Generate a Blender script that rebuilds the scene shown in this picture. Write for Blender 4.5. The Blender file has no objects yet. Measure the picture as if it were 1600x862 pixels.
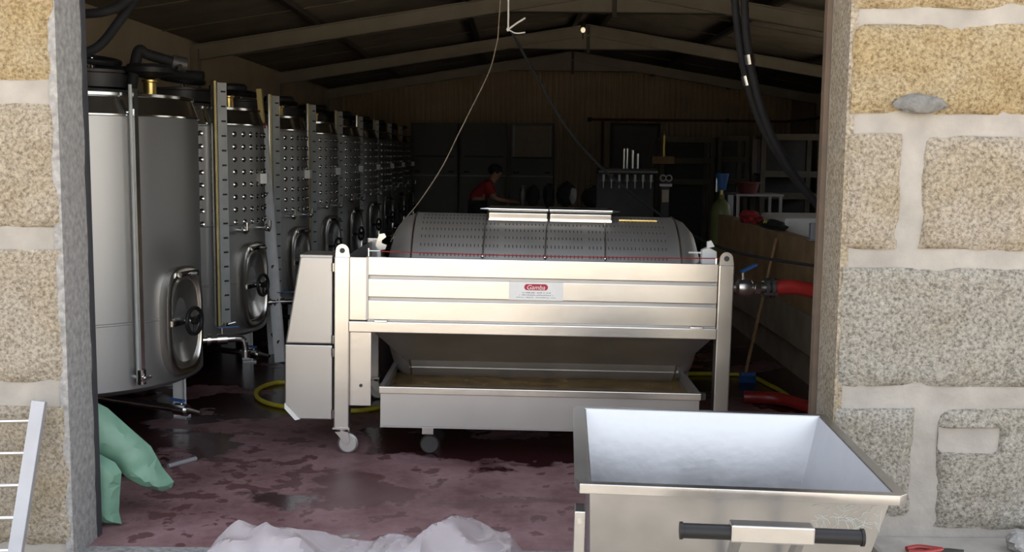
import bpy, bmesh, math, random
from mathutils import Vector, Matrix, noise, geometry

random.seed(7)
scene = bpy.context.scene
COL = scene.collection
PI = math.pi

# ------------------------------------------------------------------ camera
F_PX = 1700.0                      # focal length in pixels of the 1600x862 frame
PITCH = math.atan(191 / 1700.0)
ROLL = math.radians(0.6)
EYE = 1.6
cam_d = bpy.data.cameras.new('camera')
cam_d.sensor_width = 36
cam_d.lens = F_PX / 1600 * 36
cam_d.clip_end = 300
cam = bpy.data.objects.new('camera', cam_d)
COL.objects.link(cam)
cam.matrix_world = (Matrix.Translation((0, 0, EYE)) @ Matrix.Rotation(PI / 2 - PITCH, 4, 'X')
                    @ Matrix.Rotation(ROLL, 4, 'Z'))
scene.camera = cam

# ------------------------------------------------------------------ world and sun
SUN_EL, SUN_AZ = math.radians(46), math.radians(12)     # the sun stands behind the building
world = bpy.data.worlds.new('world')
scene.world = world
world.use_nodes = True
wn = world.node_tree
wn.nodes.clear()
sky = wn.nodes.new('ShaderNodeTexSky')
sky.sky_type = 'NISHITA'
sky.sun_disc = False
sky.sun_elevation = SUN_EL
sky.sun_rotation = SUN_AZ
sky.dust_density = 3.0
bg = wn.nodes.new('ShaderNodeBackground')
bg.inputs['Strength'].default_value = 0.30
wo = wn.nodes.new('ShaderNodeOutputWorld')
hsv = wn.nodes.new('ShaderNodeHueSaturation')       # hazy summer sky
hsv.inputs['Saturation'].default_value = 0.30
wn.links.new(sky.outputs[0], hsv.inputs['Color'])
wn.links.new(hsv.outputs[0], bg.inputs[0])
wn.links.new(bg.outputs[0], wo.inputs[0])
sun_d = bpy.data.lights.new('sun', 'SUN')
sun_d.energy = 7.0
sun_d.angle = math.radians(0.6)
sun_d.color = (1.0, 0.92, 0.80)
sun = bpy.data.objects.new('sun', sun_d)
COL.objects.link(sun)
sun_dir = Vector((math.sin(SUN_AZ) * math.cos(SUN_EL), math.cos(SUN_AZ) * math.cos(SUN_EL), math.sin(SUN_EL)))
sun.rotation_euler = sun_dir.to_track_quat('Z', 'Y').to_euler()

scene.view_settings.view_transform = 'Standard'
scene.view_settings.look = 'None'
scene.view_settings.exposure = 1.32
scene.view_settings.gamma = 1.0
scene.cycles.max_bounces = 16
scene.cycles.diffuse_bounces = 8
scene.cycles.glossy_bounces = 8
scene.view_settings.use_curve_mapping = False


# ------------------------------------------------------------------ measuring helpers
def ray(px, py):
    dx, dy = px - 800, py - 431
    u = dx * math.cos(ROLL) + dy * math.sin(ROLL)
    v = -dx * math.sin(ROLL) + dy * math.cos(ROLL)
    return u, F_PX * math.cos(PITCH) - v * math.sin(PITCH), -F_PX * math.sin(PITCH) - v * math.cos(PITCH)


def at(px, py, Y):
    u, y, z = ray(px, py)
    return Vector((u * Y / y, Y, EYE + z * Y / y))


def fl(px, py, Z=0.0):
    u, y, z = ray(px, py)
    t = (Z - EYE) / z
    return Vector((u * t, y * t, Z))


def pX(px, py, X):
    u, y, z = ray(px, py)
    t = X / u
    return Vector((X, y * t, EYE + z * t))


# ------------------------------------------------------------------ materials
def nodes(name):
    m = bpy.data.materials.new(name)
    m.use_nodes = True
    nt = m.node_tree
    return m, nt, nt.nodes['Principled BSDF']


def mat(name, col, rough=0.6, metal=0.0, var=0.12, scale=12.0, bump=0.0, bscale=60.0, stretch=None, rvar=0.0,
        spec=0.5, emit=None, alpha=None, trans=0.0):
    m, nt, b = nodes(name)
    L = nt.links.new
    tc = nt.nodes.new('ShaderNodeTexCoord')
    mp = nt.nodes.new('ShaderNodeMapping')
    L(tc.outputs['Object'], mp.inputs[0])
    if stretch:
        mp.inputs['Scale'].default_value = stretch
    n = nt.nodes.new('ShaderNodeTexNoise')
    n.inputs['Scale'].default_value = scale
    n.inputs['Detail'].default_value = 6
    L(mp.outputs[0], n.inputs[0])
    r = nt.nodes.new('ShaderNodeValToRGB')
    r.color_ramp.elements[0].position = 0.3
    r.color_ramp.elements[1].position = 0.7
    c = Vector(col[:3])
    r.color_ramp.elements[0].color = (*(c * (1 - var)), 1)
    r.color_ramp.elements[1].color = (*[min(1, a * (1 + var)) for a in c], 1)
    L(n.outputs['Fac'], r.inputs[0])
    L(r.outputs[0], b.inputs['Base Color'])
    b.inputs['Metallic'].default_value = metal
    b.inputs['Roughness'].default_value = rough
    b.inputs['Specular IOR Level'].default_value = spec
    if trans:
        b.inputs['Transmission Weight'].default_value = trans
    if alpha is not None:
        b.inputs['Alpha'].default_value = alpha
    if rvar:
        mr = nt.nodes.new('ShaderNodeMapRange')
        mr.inputs['To Min'].default_value = max(0.02, rough - rvar)
        mr.inputs['To Max'].default_value = min(1, rough + rvar)
        L(n.outputs['Fac'], mr.inputs[0])
        L(mr.outputs[0], b.inputs['Roughness'])
    if bump:
        n2 = nt.nodes.new('ShaderNodeTexNoise')
        n2.inputs['Scale'].default_value = bscale
        n2.inputs['Detail'].default_value = 5
        L(mp.outputs[0], n2.inputs[0])
        bp = nt.nodes.new('ShaderNodeBump')
        bp.inputs['Strength'].default_value = bump
        bp.inputs['Distance'].default_value = 0.01
        L(n2.outputs['Fac'], bp.inputs['Height'])
        L(bp.outputs[0], b.inputs['Normal'])
    if emit:
        b.inputs['Emission Color'].default_value = (*emit[0], 1)
        b.inputs['Emission Strength'].default_value = emit[1]
    return m


def stone_mat(name, light, dark, warm):
    """rough granite: pale grains, dark grains and warm lichen blotches"""
    m, nt, b = nodes(name)
    L = nt.links.new
    tc = nt.nodes.new('ShaderNodeTexCoord')
    oi = nt.nodes.new('ShaderNodeObjectInfo')
    ad = nt.nodes.new('ShaderNodeVectorMath')
    ad.operation = 'ADD'
    L(tc.outputs['Object'], ad.inputs[0])
    L(oi.outputs['Random'], ad.inputs[1])
    v = nt.nodes.new('ShaderNodeTexNoise')
    v.inputs['Scale'].default_value = 75
    v.inputs['Detail'].default_value = 3
    v.inputs['Roughness'].default_value = 0.7
    L(ad.outputs[0], v.inputs[0])
    r = nt.nodes.new('ShaderNodeValToRGB')
    e = r.color_ramp.elements
    e[0].position, e[0].color = 0.33, (*dark, 1)
    e[1].position, e[1].color = 0.68, (*light, 1)
    mid = e.new(0.50)
    mid.color = (*[(a * 0.45 + c * 0.55) for a, c in zip(dark, light)], 1)
    L(v.outputs['Fac'], r.inputs[0])
    n = nt.nodes.new('ShaderNodeTexNoise')
    n.inputs['Scale'].default_value = 5
    n.inputs['Detail'].default_value = 6
    L(ad.outputs[0], n.inputs[0])
    mr = nt.nodes.new('ShaderNodeMapRange')
    mr.inputs['From Min'].default_value = 0.35
    mr.inputs['From Max'].default_value = 0.75
    L(n.outputs['Fac'], mr.inputs[0])
    mx = nt.nodes.new('ShaderNodeMix')
    mx.data_type = 'RGBA'
    mx.blend_type = 'MULTIPLY'
    mx.inputs[7].default_value = (*warm, 1)
    L(mr.outputs[0], mx.inputs[0])
    L(r.outputs[0], mx.inputs[6])
    L(mx.outputs[2], b.inputs['Base Color'])
    b.inputs['Roughness'].default_value = 0.9
    bp = nt.nodes.new('ShaderNodeBump')
    bp.inputs['Strength'].default_value = 0.9
    bp.inputs['Distance'].default_value = 0.012
    L(v.outputs['Fac'], bp.inputs['Height'])
    L(bp.outputs[0], b.inputs['Normal'])
    return m


def floor_mat():
    """red painted concrete, pinkish where dry and worn, dark and glossy where wet"""
    m, nt, b = nodes('red_floor')
    L = nt.links.new
    tc = nt.nodes.new('ShaderNodeTexCoord')

    def noi(scale, detail, rough=0.55):
        n = nt.nodes.new('ShaderNodeTexNoise')
        n.inputs['Scale'].default_value = scale
        n.inputs['Detail'].default_value = detail
        n.inputs['Roughness'].default_value = rough
        L(tc.outputs['Object'], n.inputs[0])
        return n

    def rng(src, a, c):
        r = nt.nodes.new('ShaderNodeMapRange')
        r.inputs['From Min'].default_value = a
        r.inputs['From Max'].default_value = c
        L(src, r.inputs[0])
        return r.outputs[0]

    def math_(op, a, c):
        x = nt.nodes.new('ShaderNodeMath')
        x.operation = op
        x.use_clamp = True
        for i, s in enumerate((a, c)):
            if isinstance(s, (int, float)):
                x.inputs[i].default_value = s
            else:
                L(s, x.inputs[i])
        return x.outputs[0]

    dry = nt.nodes.new('ShaderNodeValToRGB')
    dry.color_ramp.elements[0].position, dry.color_ramp.elements[0].color = 0.32, (0.15, 0.076, 0.080, 1)
    dry.color_ramp.elements[1].position, dry.color_ramp.elements[1].color = 0.66, (0.34, 0.215, 0.220, 1)
    L(noi(3.5, 8, 0.65).outputs['Fac'], dry.inputs[0])
    # footprints and drips (small), puddles (large; the floor drains towards the tanks and the press)
    small = rng(noi(7.0, 4, 0.6).outputs['Fac'], 0.545, 0.60)
    sep = nt.nodes.new('ShaderNodeSeparateXYZ')
    L(tc.outputs['Object'], sep.inputs[0])
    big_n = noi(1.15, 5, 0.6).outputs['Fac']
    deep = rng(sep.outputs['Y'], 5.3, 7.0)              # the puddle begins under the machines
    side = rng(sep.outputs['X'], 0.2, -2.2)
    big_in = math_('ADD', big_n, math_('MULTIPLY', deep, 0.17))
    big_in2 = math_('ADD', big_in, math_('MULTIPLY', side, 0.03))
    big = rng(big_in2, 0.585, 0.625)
    # spilled must and hosed-down patches with ragged outlines: (x, y, rx, ry)
    wn_ = noi(3.2, 6, 0.65)
    wv_ = nt.nodes.new('ShaderNodeVectorMath')
    wv_.operation = 'MULTIPLY_ADD'
    L(wn_.outputs['Color'], wv_.inputs[0])
    wv_.inputs[1].default_value = (0.55, 0.55, 0.0)
    L(tc.outputs['Object'], wv_.inputs[2])

    def spill(px, py, rx, ry, a, c):
        p = fl(px, py)
        v1 = nt.nodes.new('ShaderNodeVectorMath')
        v1.operation = 'SUBTRACT'
        L(wv_.outputs[0], v1.inputs[0])
        v1.inputs[1].default_value = (p.x + 0.275, p.y + 0.275, 0)
        v2 = nt.nodes.new('ShaderNodeVectorMath')
        v2.operation = 'MULTIPLY'
        L(v1.outputs[0], v2.inputs[0])
        v2.inputs[1].default_value = (1 / rx, 1 / ry, 0)
        v3 = nt.nodes.new('ShaderNodeVectorMath')
        v3.operation = 'LENGTH'
        L(v2.outputs[0], v3.inputs[0])
        return rng(v3.outputs['Value'], a, c)

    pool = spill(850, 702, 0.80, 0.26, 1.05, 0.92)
    must = math_('MAXIMUM', spill(570, 772, 0.26, 0.19, 1.04, 0.94), math_('MULTIPLY', spill(780, 783, 0.42, 0.07, 1.2, 0.6), 0.8))
    must = math_('MAXIMUM', must, spill(545, 745, 0.12, 0.14, 1.06, 0.9))
    steps = math_('MULTIPLY', spill(360, 752, 0.50, 0.62, 1.3, 0.5), 0.055)
    small = rng(math_('ADD', noi(7.0, 4, 0.6).outputs['Fac'], steps), 0.565, 0.605)
    small = math_('MAXIMUM', small, must)
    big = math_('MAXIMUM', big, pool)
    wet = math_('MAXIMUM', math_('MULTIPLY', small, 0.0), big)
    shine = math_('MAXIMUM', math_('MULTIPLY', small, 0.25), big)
    m0 = nt.nodes.new('ShaderNodeMix')
    m0.data_type = 'RGBA'
    L(math_('MULTIPLY', small, 0.78), m0.inputs[0])
    L(dry.outputs[0], m0.inputs[6])
    m0.inputs[7].default_value = (0.085, 0.028, 0.030, 1)
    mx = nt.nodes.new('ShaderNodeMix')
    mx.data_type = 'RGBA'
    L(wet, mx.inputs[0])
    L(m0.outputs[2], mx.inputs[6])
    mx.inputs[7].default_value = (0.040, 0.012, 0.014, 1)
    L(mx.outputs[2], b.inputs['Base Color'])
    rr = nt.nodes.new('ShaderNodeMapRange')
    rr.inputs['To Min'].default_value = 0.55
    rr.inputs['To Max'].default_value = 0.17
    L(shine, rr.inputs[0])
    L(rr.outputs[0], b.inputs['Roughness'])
    sp = nt.nodes.new('ShaderNodeMapRange')
    sp.inputs['To Min'].default_value = 0.12
    sp.inputs['To Max'].default_value = 0.5
    L(shine, sp.inputs[0])
    L(sp.outputs[0], b.inputs['Specular IOR Level'])
    bp = nt.nodes.new('ShaderNodeBump')
    bp.inputs['Strength'].default_value = 0.10
    bp.inputs['Distance'].default_value = 0.01
    L(noi(40, 4).outputs['Fac'], bp.inputs['Height'])
    L(bp.outputs[0], b.inputs['Normal'])
    return m


def sheet_mat():
    m, nt, b = nodes('milky_plastic')
    L = nt.links.new
    b.inputs['Base Color'].default_value = (0.60, 0.57, 0.60, 1)
    b.inputs['Roughness'].default_value = 0.14
    tr = nt.nodes.new('ShaderNodeBsdfTransparent')
    tr.inputs[0].default_value = (0.95, 0.93, 0.96, 1)
    mx = nt.nodes.new('ShaderNodeMixShader')
    mx.inputs[0].default_value = 0.42
    L(tr.outputs[0], mx.inputs[1])
    L(b.outputs[0], mx.inputs[2])
    L(mx.outputs[0], nt.nodes['Material Output'].inputs[0])
    return m


M = {}
M['mortar'] = mat('mortar', (0.315, 0.292, 0.262), 0.9, var=0.16, scale=7, bump=0.35, bscale=45)
M['cement'] = mat('cement', (0.280, 0.273, 0.264), 0.9, var=0.30, scale=38, bump=0.6, bscale=120)
M['stone_gold'] = stone_mat('stone_gold', (0.409, 0.343, 0.224), (0.158, 0.112, 0.056), (0.900, 0.790, 0.580))
M['stone_pale'] = stone_mat('stone_pale', (0.409, 0.363, 0.297), (0.145, 0.119, 0.086), (0.900, 0.840, 0.700))
M['stone_grey'] = stone_mat('stone_grey', (0.383, 0.363, 0.318), (0.112, 0.103, 0.088), (0.900, 0.860, 0.790))
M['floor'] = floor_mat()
M['ground'] = mat('pale_concrete_ground', (0.50, 0.43, 0.33), 0.9, var=0.2, scale=4, bump=0.4, bscale=90)
M['wall'] = mat('cream_panel', (0.480, 0.408, 0.300), 0.75, var=0.1, scale=2, bump=0.1)
M['backwall'] = mat('tan_sheet', (0.504, 0.384, 0.252), 0.5, var=0.1, scale=2)
M['ceiling'] = mat('dark_board', (0.184, 0.161, 0.127), 0.85, var=0.2, scale=3, bump=0.15)
M['truss'] = mat('grey_paint', (0.31, 0.28, 0.22), 0.6, var=0.1, scale=4)
M['truss_dark'] = mat('dark_paint', (0.08, 0.07, 0.06), 0.6)
M['press'] = mat('press_steel', (0.615, 0.585, 0.545), 0.30, 1.0, var=0.06, scale=3, bump=0.22, bscale=3.5, rvar=0.06)
M['press_matte'] = mat('press_steel_matte', (0.47, 0.45, 0.43), 0.42, 0.95, var=0.05, scale=3, rvar=0.05)
M['ladder'] = mat('ladder_aluminium', (0.86, 0.86, 0.86), 0.45, 0.0, var=0.06)
M['press_dark'] = mat('press_steel_dull', (0.46, 0.44, 0.42), 0.48, 0.9, var=0.10, scale=5, rvar=0.08)
M['drum'] = mat('drum_steel', (0.56, 0.54, 0.52), 0.52, 0.85, var=0.08, scale=6, rvar=0.06)
M['tank'] = mat('tank_steel', (0.414, 0.414, 0.407), 0.46, 0.92, var=0.06, scale=3, stretch=(1, 1, 0.2), rvar=0.07)
M['polish'] = mat('polished_steel', (0.66, 0.66, 0.64), 0.16, 1.0, var=0.05)
M['manway'] = mat('brushed_door_steel', (0.60, 0.59, 0.57), 0.30, 0.95, var=0.06)
M['cart'] = mat('cart_steel', (0.42, 0.42, 0.43), 0.33, 1.0, var=0.10, scale=6, bump=0.05, bscale=30, rvar=0.10)
M['slot'] = mat('slot_shadow', (0.05, 0.05, 0.05), 0.7)
M['black'] = mat('black_rubber', (0.012, 0.012, 0.013), 0.75, var=0.2, spec=0.25)
M['blackp'] = mat('black_plastic', (0.012, 0.012, 0.013), 0.45, spec=0.3)
M['brass'] = mat('brass', (0.60, 0.45, 0.16), 0.35, 1.0)
M['amber'] = mat('amber_tube', (0.62, 0.50, 0.20), 0.35, var=0.15)
M['scale'] = mat('scale_plate', (0.45, 0.47, 0.46), 0.45, var=0.08)
M['white'] = mat('white_plastic', (0.78, 0.77, 0.74), 0.5, var=0.04)
M['blue'] = mat('blue_plastic', (0.03, 0.10, 0.28), 0.4)
M['red'] = mat('red_hose', (0.260, 0.019, 0.016), 0.35, var=0.15)
M['redcloth'] = mat('red_cloth', (0.36, 0.025, 0.030), 0.85, bump=0.3, bscale=30)
M['redpaint'] = mat('red_pipe_paint', (0.14, 0.035, 0.028), 0.55)
M['label_red'] = mat('label_red', (0.416, 0.008, 0.036), 0.5, var=0.02)
M['label_ink'] = mat('label_ink', (0.22, 0.22, 0.26), 0.6, var=0.02)
M['yellow'] = mat('yellow_hose', (0.50, 0.42, 0.03), 0.45)
M['alu'] = mat('aluminium', (0.62, 0.62, 0.63), 0.42, 0.75, var=0.08, scale=10)
M['alu_pale'] = mat('aluminium_pale', (0.375, 0.375, 0.398), 0.5, 0.35, var=0.08, scale=8)
M['green'] = mat('green_film', (0.158, 0.302, 0.216), 0.42, var=0.14, scale=9, bump=0.2, bscale=14)
M['sheet'] = sheet_mat()
M['wood'] = mat('wood', (0.35, 0.22, 0.11), 0.65, var=0.2, scale=8, stretch=(6, 6, 0.6))
M['ply'] = mat('brown_board', (0.34, 0.22, 0.11), 0.7, var=0.25, scale=5, bump=0.1)
M['kerb'] = mat('brown_concrete', (0.30, 0.24, 0.18), 0.85, var=0.2, scale=5, bump=0.2)
M['cabinet'] = mat('grey_panel', (0.17, 0.165, 0.15), 0.5, var=0.08, scale=2)
M['cream'] = mat('cream_inset', (0.42, 0.34, 0.24), 0.5, var=0.08)
M['dark'] = mat('dark_metal', (0.045, 0.042, 0.040), 0.5, 0.3)
M['darkcloth'] = mat('dark_cloth', (0.020, 0.019, 0.018), 0.9, bump=0.3, bscale=20)
M['palecloth'] = mat('pale_cloth', (0.34, 0.33, 0.31), 0.9)
M['olive'] = mat('olive_paint', (0.13, 0.14, 0.045), 0.5)
M['skin'] = mat('skin', (0.38, 0.20, 0.13), 0.55)
M['hair'] = mat('hair', (0.012, 0.010, 0.009), 0.7)
M['rackpaint'] = mat('rack_paint', (0.11, 0.092, 0.062), 0.6)
M['patch'] = mat('grey_patch_cement', (0.15, 0.148, 0.14), 0.9, var=0.25, scale=40, bump=0.5, bscale=120)
M['stain'] = mat('stained_steel', (0.30, 0.25, 0.15), 0.5, 0.6, var=0.5, scale=7)
M['juice'] = mat('grape_must', (0.16, 0.10, 0.035), 0.15, var=0.6, scale=14)
M['lamp'] = mat('lamp_glass', (0.8, 0.75, 0.6), 0.4, emit=((1.0, 0.85, 0.55), 0.35))
M['rust'] = mat('door_frame_paint', (0.12, 0.085, 0.06), 0.6)
M['seal'] = mat('dark_seal', (0.035, 0.035, 0.04), 0.8)


# ------------------------------------------------------------------ mesh builder
class MB:
    def __init__(s):
        s.v, s.f = [], []

    def add(s, vs, fs):
        o = len(s.v)
        s.v += [tuple(v) for v in vs]
        s.f += [tuple(o + i for i in f) for f in fs]
        return s

    def box(s, x0, x1, y0, y1, z0, z1):
        vs = [(x, y, z) for z in (z0, z1) for y in (y0, y1) for x in (x0, x1)]
        return s.add(vs, [(0, 2, 3, 1), (4, 5, 7, 6), (0, 1, 5, 4), (2, 6, 7, 3), (0, 4, 6, 2), (1, 3, 7, 5)])

    def obox(s, c, size, rot=None):
        a, b, d = [q / 2 for q in size]
        t = MB().box(-a, a, -b, b, -d, d)
        R = rot if rot else Matrix.Identity(3)
        return s.add([Vector(c) + R @ Vector(v) for v in t.v], t.f)

    def bar(s, p0, p1, w, h, up=(0, 0, 1)):
        """a box-section bar from p0 to p1"""
        p0, p1 = Vector(p0), Vector(p1)
        d = (p1 - p0).normalized()
        u = Vector(up)
        if abs(d.dot(u)) > 0.95:
            u = Vector((0, 1, 0))
        a = d.cross(u).normalized()
        b = a.cross(d).normalized()
        vs = [p + a * (i * w / 2) + b * (j * h / 2) for p in (p0, p1) for i, j in ((-1, -1), (1, -1), (1, 1), (-1, 1))]
        return s.add(vs, [(3, 2, 1, 0), (4, 5, 6, 7), (0, 1, 5, 4), (1, 2, 6, 5), (2, 3, 7, 6), (3, 0, 4, 7)])

    def tube(s, pts, r, n=10, cap=True):
        pts = [Vector(p) for p in pts]
        rs = r if isinstance(r, (list, tuple)) else [r] * len(pts)
        vs, fs = [], []
        prev = None
        for i, p in enumerate(pts):
            d = (pts[min(i + 1, len(pts) - 1)] - pts[max(i - 1, 0)])
            d = d.normalized() if d.length > 1e-9 else Vector((0, 0, 1))
            if prev is None:
                u = Vector((0, 0, 1)) if abs(d.z) < 0.9 else Vector((1, 0, 0))
                a = d.cross(u).normalized()
            else:
                a = (prev - d * prev.dot(d)).normalized()
            prev = a
            b = d.cross(a)
            vs += [p + (a * math.cos(t) + b * math.sin(t)) * rs[i] for t in [2 * PI * k / n for k in range(n)]]
        for i in range(len(pts) - 1):
            for k in range(n):
                fs.append((i * n + k, i * n + (k + 1) % n, (i + 1) * n + (k + 1) % n, (i + 1) * n + k))
        if cap:
            fs.append(tuple(range(n))[::-1])
            o = (len(pts) - 1) * n
            fs.append(tuple(range(o, o + n)))
        return s.add(vs, fs)

    def cyl(s, p0, p1, r, r1=None, n=20):
        return s.tube([p0, p1], [r, r if r1 is None else r1], n)

    def lathe(s, prof, n=32, M4=None, a0=0.0, a1=2 * PI):
        full = abs(a1 - a0 - 2 * PI) < 1e-6
        k = n if full else n + 1
        vs, fs = [], []
        for r, z in prof:
            for i in range(k):
                t = a0 + (a1 - a0) * i / n
                vs.append(Vector((r * math.cos(t), r * math.sin(t), z)))
        for j in range(len(prof) - 1):
            for i in range(n):
                i2 = (i + 1) % k
                fs.append((j * k + i, j * k + i2, (j + 1) * k + i2, (j + 1) * k + i))
        if M4:
            vs = [M4 @ v for v in vs]
        return s.add(vs, fs)

    def torus(s, c, nrm, R, r, n=28, m=8):
        nrm = Vector(nrm).normalized()
        u = Vector((0, 0, 1)) if abs(nrm.z) < 0.9 else Vector((1, 0, 0))
        a = nrm.cross(u).normalized()
        b = nrm.cross(a)
        vs, fs = [], []
        for i in range(n):
            t = 2 * PI * i / n
            d = a * math.cos(t) + b * math.sin(t)
            for j in range(m):
                q = 2 * PI * j / m
                vs.append(Vector(c) + d * (R + r * math.cos(q)) + nrm * (r * math.sin(q)))
        for i in range(n):
            for j in range(m):
                fs.append((i * m + j, ((i + 1) % n) * m + j, ((i + 1) % n) * m + (j + 1) % m, i * m + (j + 1) % m))
        return s.add(vs, fs)

    def blob(s, c, rad, amp=0.0, freq=3.0, n=16, m=10, seed=0.0):
        vs, fs = [], []
        c = Vector(c)
        for j in range(m + 1):
            ph = PI * j / m
            for i in range(n):
                t = 2 * PI * i / n
                d = Vector((math.sin(ph) * math.cos(t), math.sin(ph) * math.sin(t), math.cos(ph)))
                k = 1 + amp * noise.noise(d * freq + Vector((seed, seed, seed)))
                vs.append(c + Vector((d.x * rad[0], d.y * rad[1], d.z * rad[2])) * k)
        for j in range(m):
            for i in range(n):
                fs.append((j * n + i, (j + 1) * n + i, (j + 1) * n + (i + 1) % n, j * n + (i + 1) % n))
        return s.add(vs, fs)

    def prism(s, poly, d0, d1, axis='y'):
        """extrude a 2d polygon; axis y: points are (x,z); axis x: (y,z); axis z: (x,y)"""
        def P(a, b, d):
            return {'y': (a, d, b), 'x': (d, a, b), 'z': (a, b, d)}[axis]
        n = len(poly)
        vs = [P(a, b, d0) for a, b in poly] + [P(a, b, d1) for a, b in poly]
        fs = [tuple(range(n)), tuple(range(2 * n - 1, n - 1, -1))]
        fs += [(i, i + n, (i + 1) % n + n, (i + 1) % n) for i in range(n)]
        return s.add(vs, fs)

    def shift(s, d):
        d = Vector(d)
        s.v = [tuple(Vector(v) + d) for v in s.v]
        return s

    def build(s, name, m, parent=None, loc=None, bevel=0.0, ang=35, flat=False):
        me = bpy.data.meshes.new(name)
        vs = s.v
        if loc is not None:
            l = Vector(loc)
            vs = [tuple(Vector(v) - l) for v in vs]
        me.from_pydata(vs, [], s.f)
        bm = bmesh.new()
        bm.from_mesh(me)
        bmesh.ops.remove_doubles(bm, verts=bm.verts, dist=1e-6)
        bmesh.ops.recalc_face_normals(bm, faces=bm.faces)
        if bevel:
            es = [e for e in bm.edges if len(e.link_faces) == 2 and e.calc_face_angle() > 0.5]
            bmesh.ops.bevel(bm, geom=es, offset=bevel, segments=2, affect='EDGES', profile=0.6)
        bm.to_mesh(me)
        bm.free()
        if not flat:
            me.polygons.foreach_set('use_smooth', [True] * len(me.polygons))
            me.set_sharp_from_angle(angle=math.radians(min(ang, 12) if bevel else ang))
        me.materials.append(M[m])
        o = bpy.data.objects.new(name, me)
        COL.objects.link(o)
        if parent:
            o.parent = parent
        if loc is not None:
            o.location = loc
        return o


def tag(o, label=None, cat=None, group=None, kind=None):
    if label:
        o['label'] = label
    if cat:
        o['category'] = cat
    if group:
        o['group'] = group
    if kind:
        o['kind'] = kind
    return o


def thing(name, label, cat, loc=(0, 0, 0), rotz=0.0, group=None, kind=None):
    o = bpy.data.objects.new(name, None)
    o.empty_display_size = 0.1
    COL.objects.link(o)
    o.location = loc
    o.rotation_euler = (0, 0, rotz)
    return tag(o, label, cat, group, kind)


def copy_tree(o, parent=None):
    c = o.copy()
    COL.objects.link(c)
    c.parent = parent
    for ch in list(o.children):
        copy_tree(ch, c)
    return c


def spline(pts, n=8):
    """Catmull-Rom through pts"""
    P = [Vector(p) for p in pts]
    P = [P[0] * 2 - P[1]] + P + [P[-1] * 2 - P[-2]]
    out = []
    for i in range(1, len(P) - 2):
        for k in range(n):
            t = k / n
            a, b, c, d = P[i - 1], P[i], P[i + 1], P[i + 2]
            out.append(0.5 * ((2 * b) + (c - a) * t + (2 * a - 5 * b + 4 * c - d) * t * t + (3 * b - a - 3 * c + d) * t ** 3))
    out.append(P[-2])
    return out


# ================================================================== the setting
XL, XR, YB = -3.62, 5.85, 23.2           # left wall, right wall, back wall
YF, YI = 4.12, 4.36                       # outer and inner face of the front wall
JL, JR = -1.71, 1.25                      # door jambs
RX, RIDGE, EAVE = 1.11, 3.60, 2.82        # roof ridge
DOOR_TOP = 2.90


def roof_z(x):
    return RIDGE - abs(x - RX) * (RIDGE - EAVE) / (XR - RX)


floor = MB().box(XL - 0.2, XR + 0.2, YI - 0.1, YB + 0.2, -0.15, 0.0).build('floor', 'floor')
tag(floor, kind='structure')
gnd = MB().box(-80, 80, -80, 90, -0.2, -0.03).build('ground', 'ground')
tag(gnd, 'pale concrete yard in front of the doorway', 'ground', kind='structure')
trim = MB().box(JL, JR, YF + 0.0, YI - 0.1, -0.06, 0.004).build('trim_1', 'cement', bevel=0.006)
tag(trim, 'rough cement threshold across the doorway', 'threshold', kind='structure')

# front wall: mortar core, granite blocks set in it
wf = thing('wall_front', 'granite block wall with wide pale mortar joints around the doorway', 'wall', (0, YF, 0), kind='structure')
core = MB()
core.box(XL - 0.3, JL, YF + 0.012, YI, -0.15, 3.75)
core.box(JR, XR + 0.3, YF + 0.012, YI, -0.15, 3.75)
core.box(JL, JR, YF + 0.012, YI, DOOR_TOP, 3.75)
core.build('mortar_core', 'mortar', wf).location = (0, -YF, 0)


def stone(x0, x1, z0, z1, m, seed, y0=YF - 0.006, y1=YI - 0.03, rough=0.010, notch=None):
    """one granite block with a hewn face; a notch is a chiselled pocket (x0,x1,z0,z1,depth)"""
    step = 0.022
    nx, nz = max(4, int((x1 - x0) / step)), max(4, int((z1 - z0) / step))
    nx, nz = min(nx, 70), min(nz, 30)
    vs, fs = [], []
    for j in range(nz + 1):
        for i in range(nx + 1):
            x, z = x0 + (x1 - x0) * i / nx, z0 + (z1 - z0) * j / nz
            e = min(x - x0, x1 - x, z - z0, z1 - z)
            q = noise.fractal(Vector((x * 9, seed * 3.1, z * 9)), 1.0, 2.0, 4)
            w = noise.noise(Vector((x * 4, seed, z * 4)))
            y = y0 - q * rough + max(0, 1 - e / 0.03) * 0.016
            if i in (0, nx):
                x += w * 0.012 * (1 if 0 < j < nz else 0)
            if j in (0, nz):
                z += w * 0.014
            if notch and notch[0] < x < notch[1] and notch[2] < z < notch[3]:
                y += notch[4]
            vs.append((x, y, z))
    W = nx + 1
    for j in range(nz):
        for i in range(nx):
            fs.append((j * W + i, j * W + i + 1, (j + 1) * W + i + 1, (j + 1) * W + i))
    ring = [i for i in range(W)] + [j * W + nx for j in range(1, nz + 1)] + [nz * W + i for i in range(nx - 1, -1, -1)] + [j * W for j in range(nz - 1, 0, -1)]
    o = len(vs)
    vs += [(vs[k][0], y1, vs[k][2]) for k in ring]
    n = len(ring)
    fs += [(ring[k], o + k, o + (k + 1) % n, ring[(k + 1) % n]) for k in range(n)]
    fs.append(tuple(o + k for k in range(n)))
    ob = MB().add(vs, fs).build('stone_block', m, wf, ang=60)
    ob.location = (0, -YF, 0)
    return ob


JRS, JLS = JR + 0.012, JL - 0.011         # stones stop at the reveal
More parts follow.
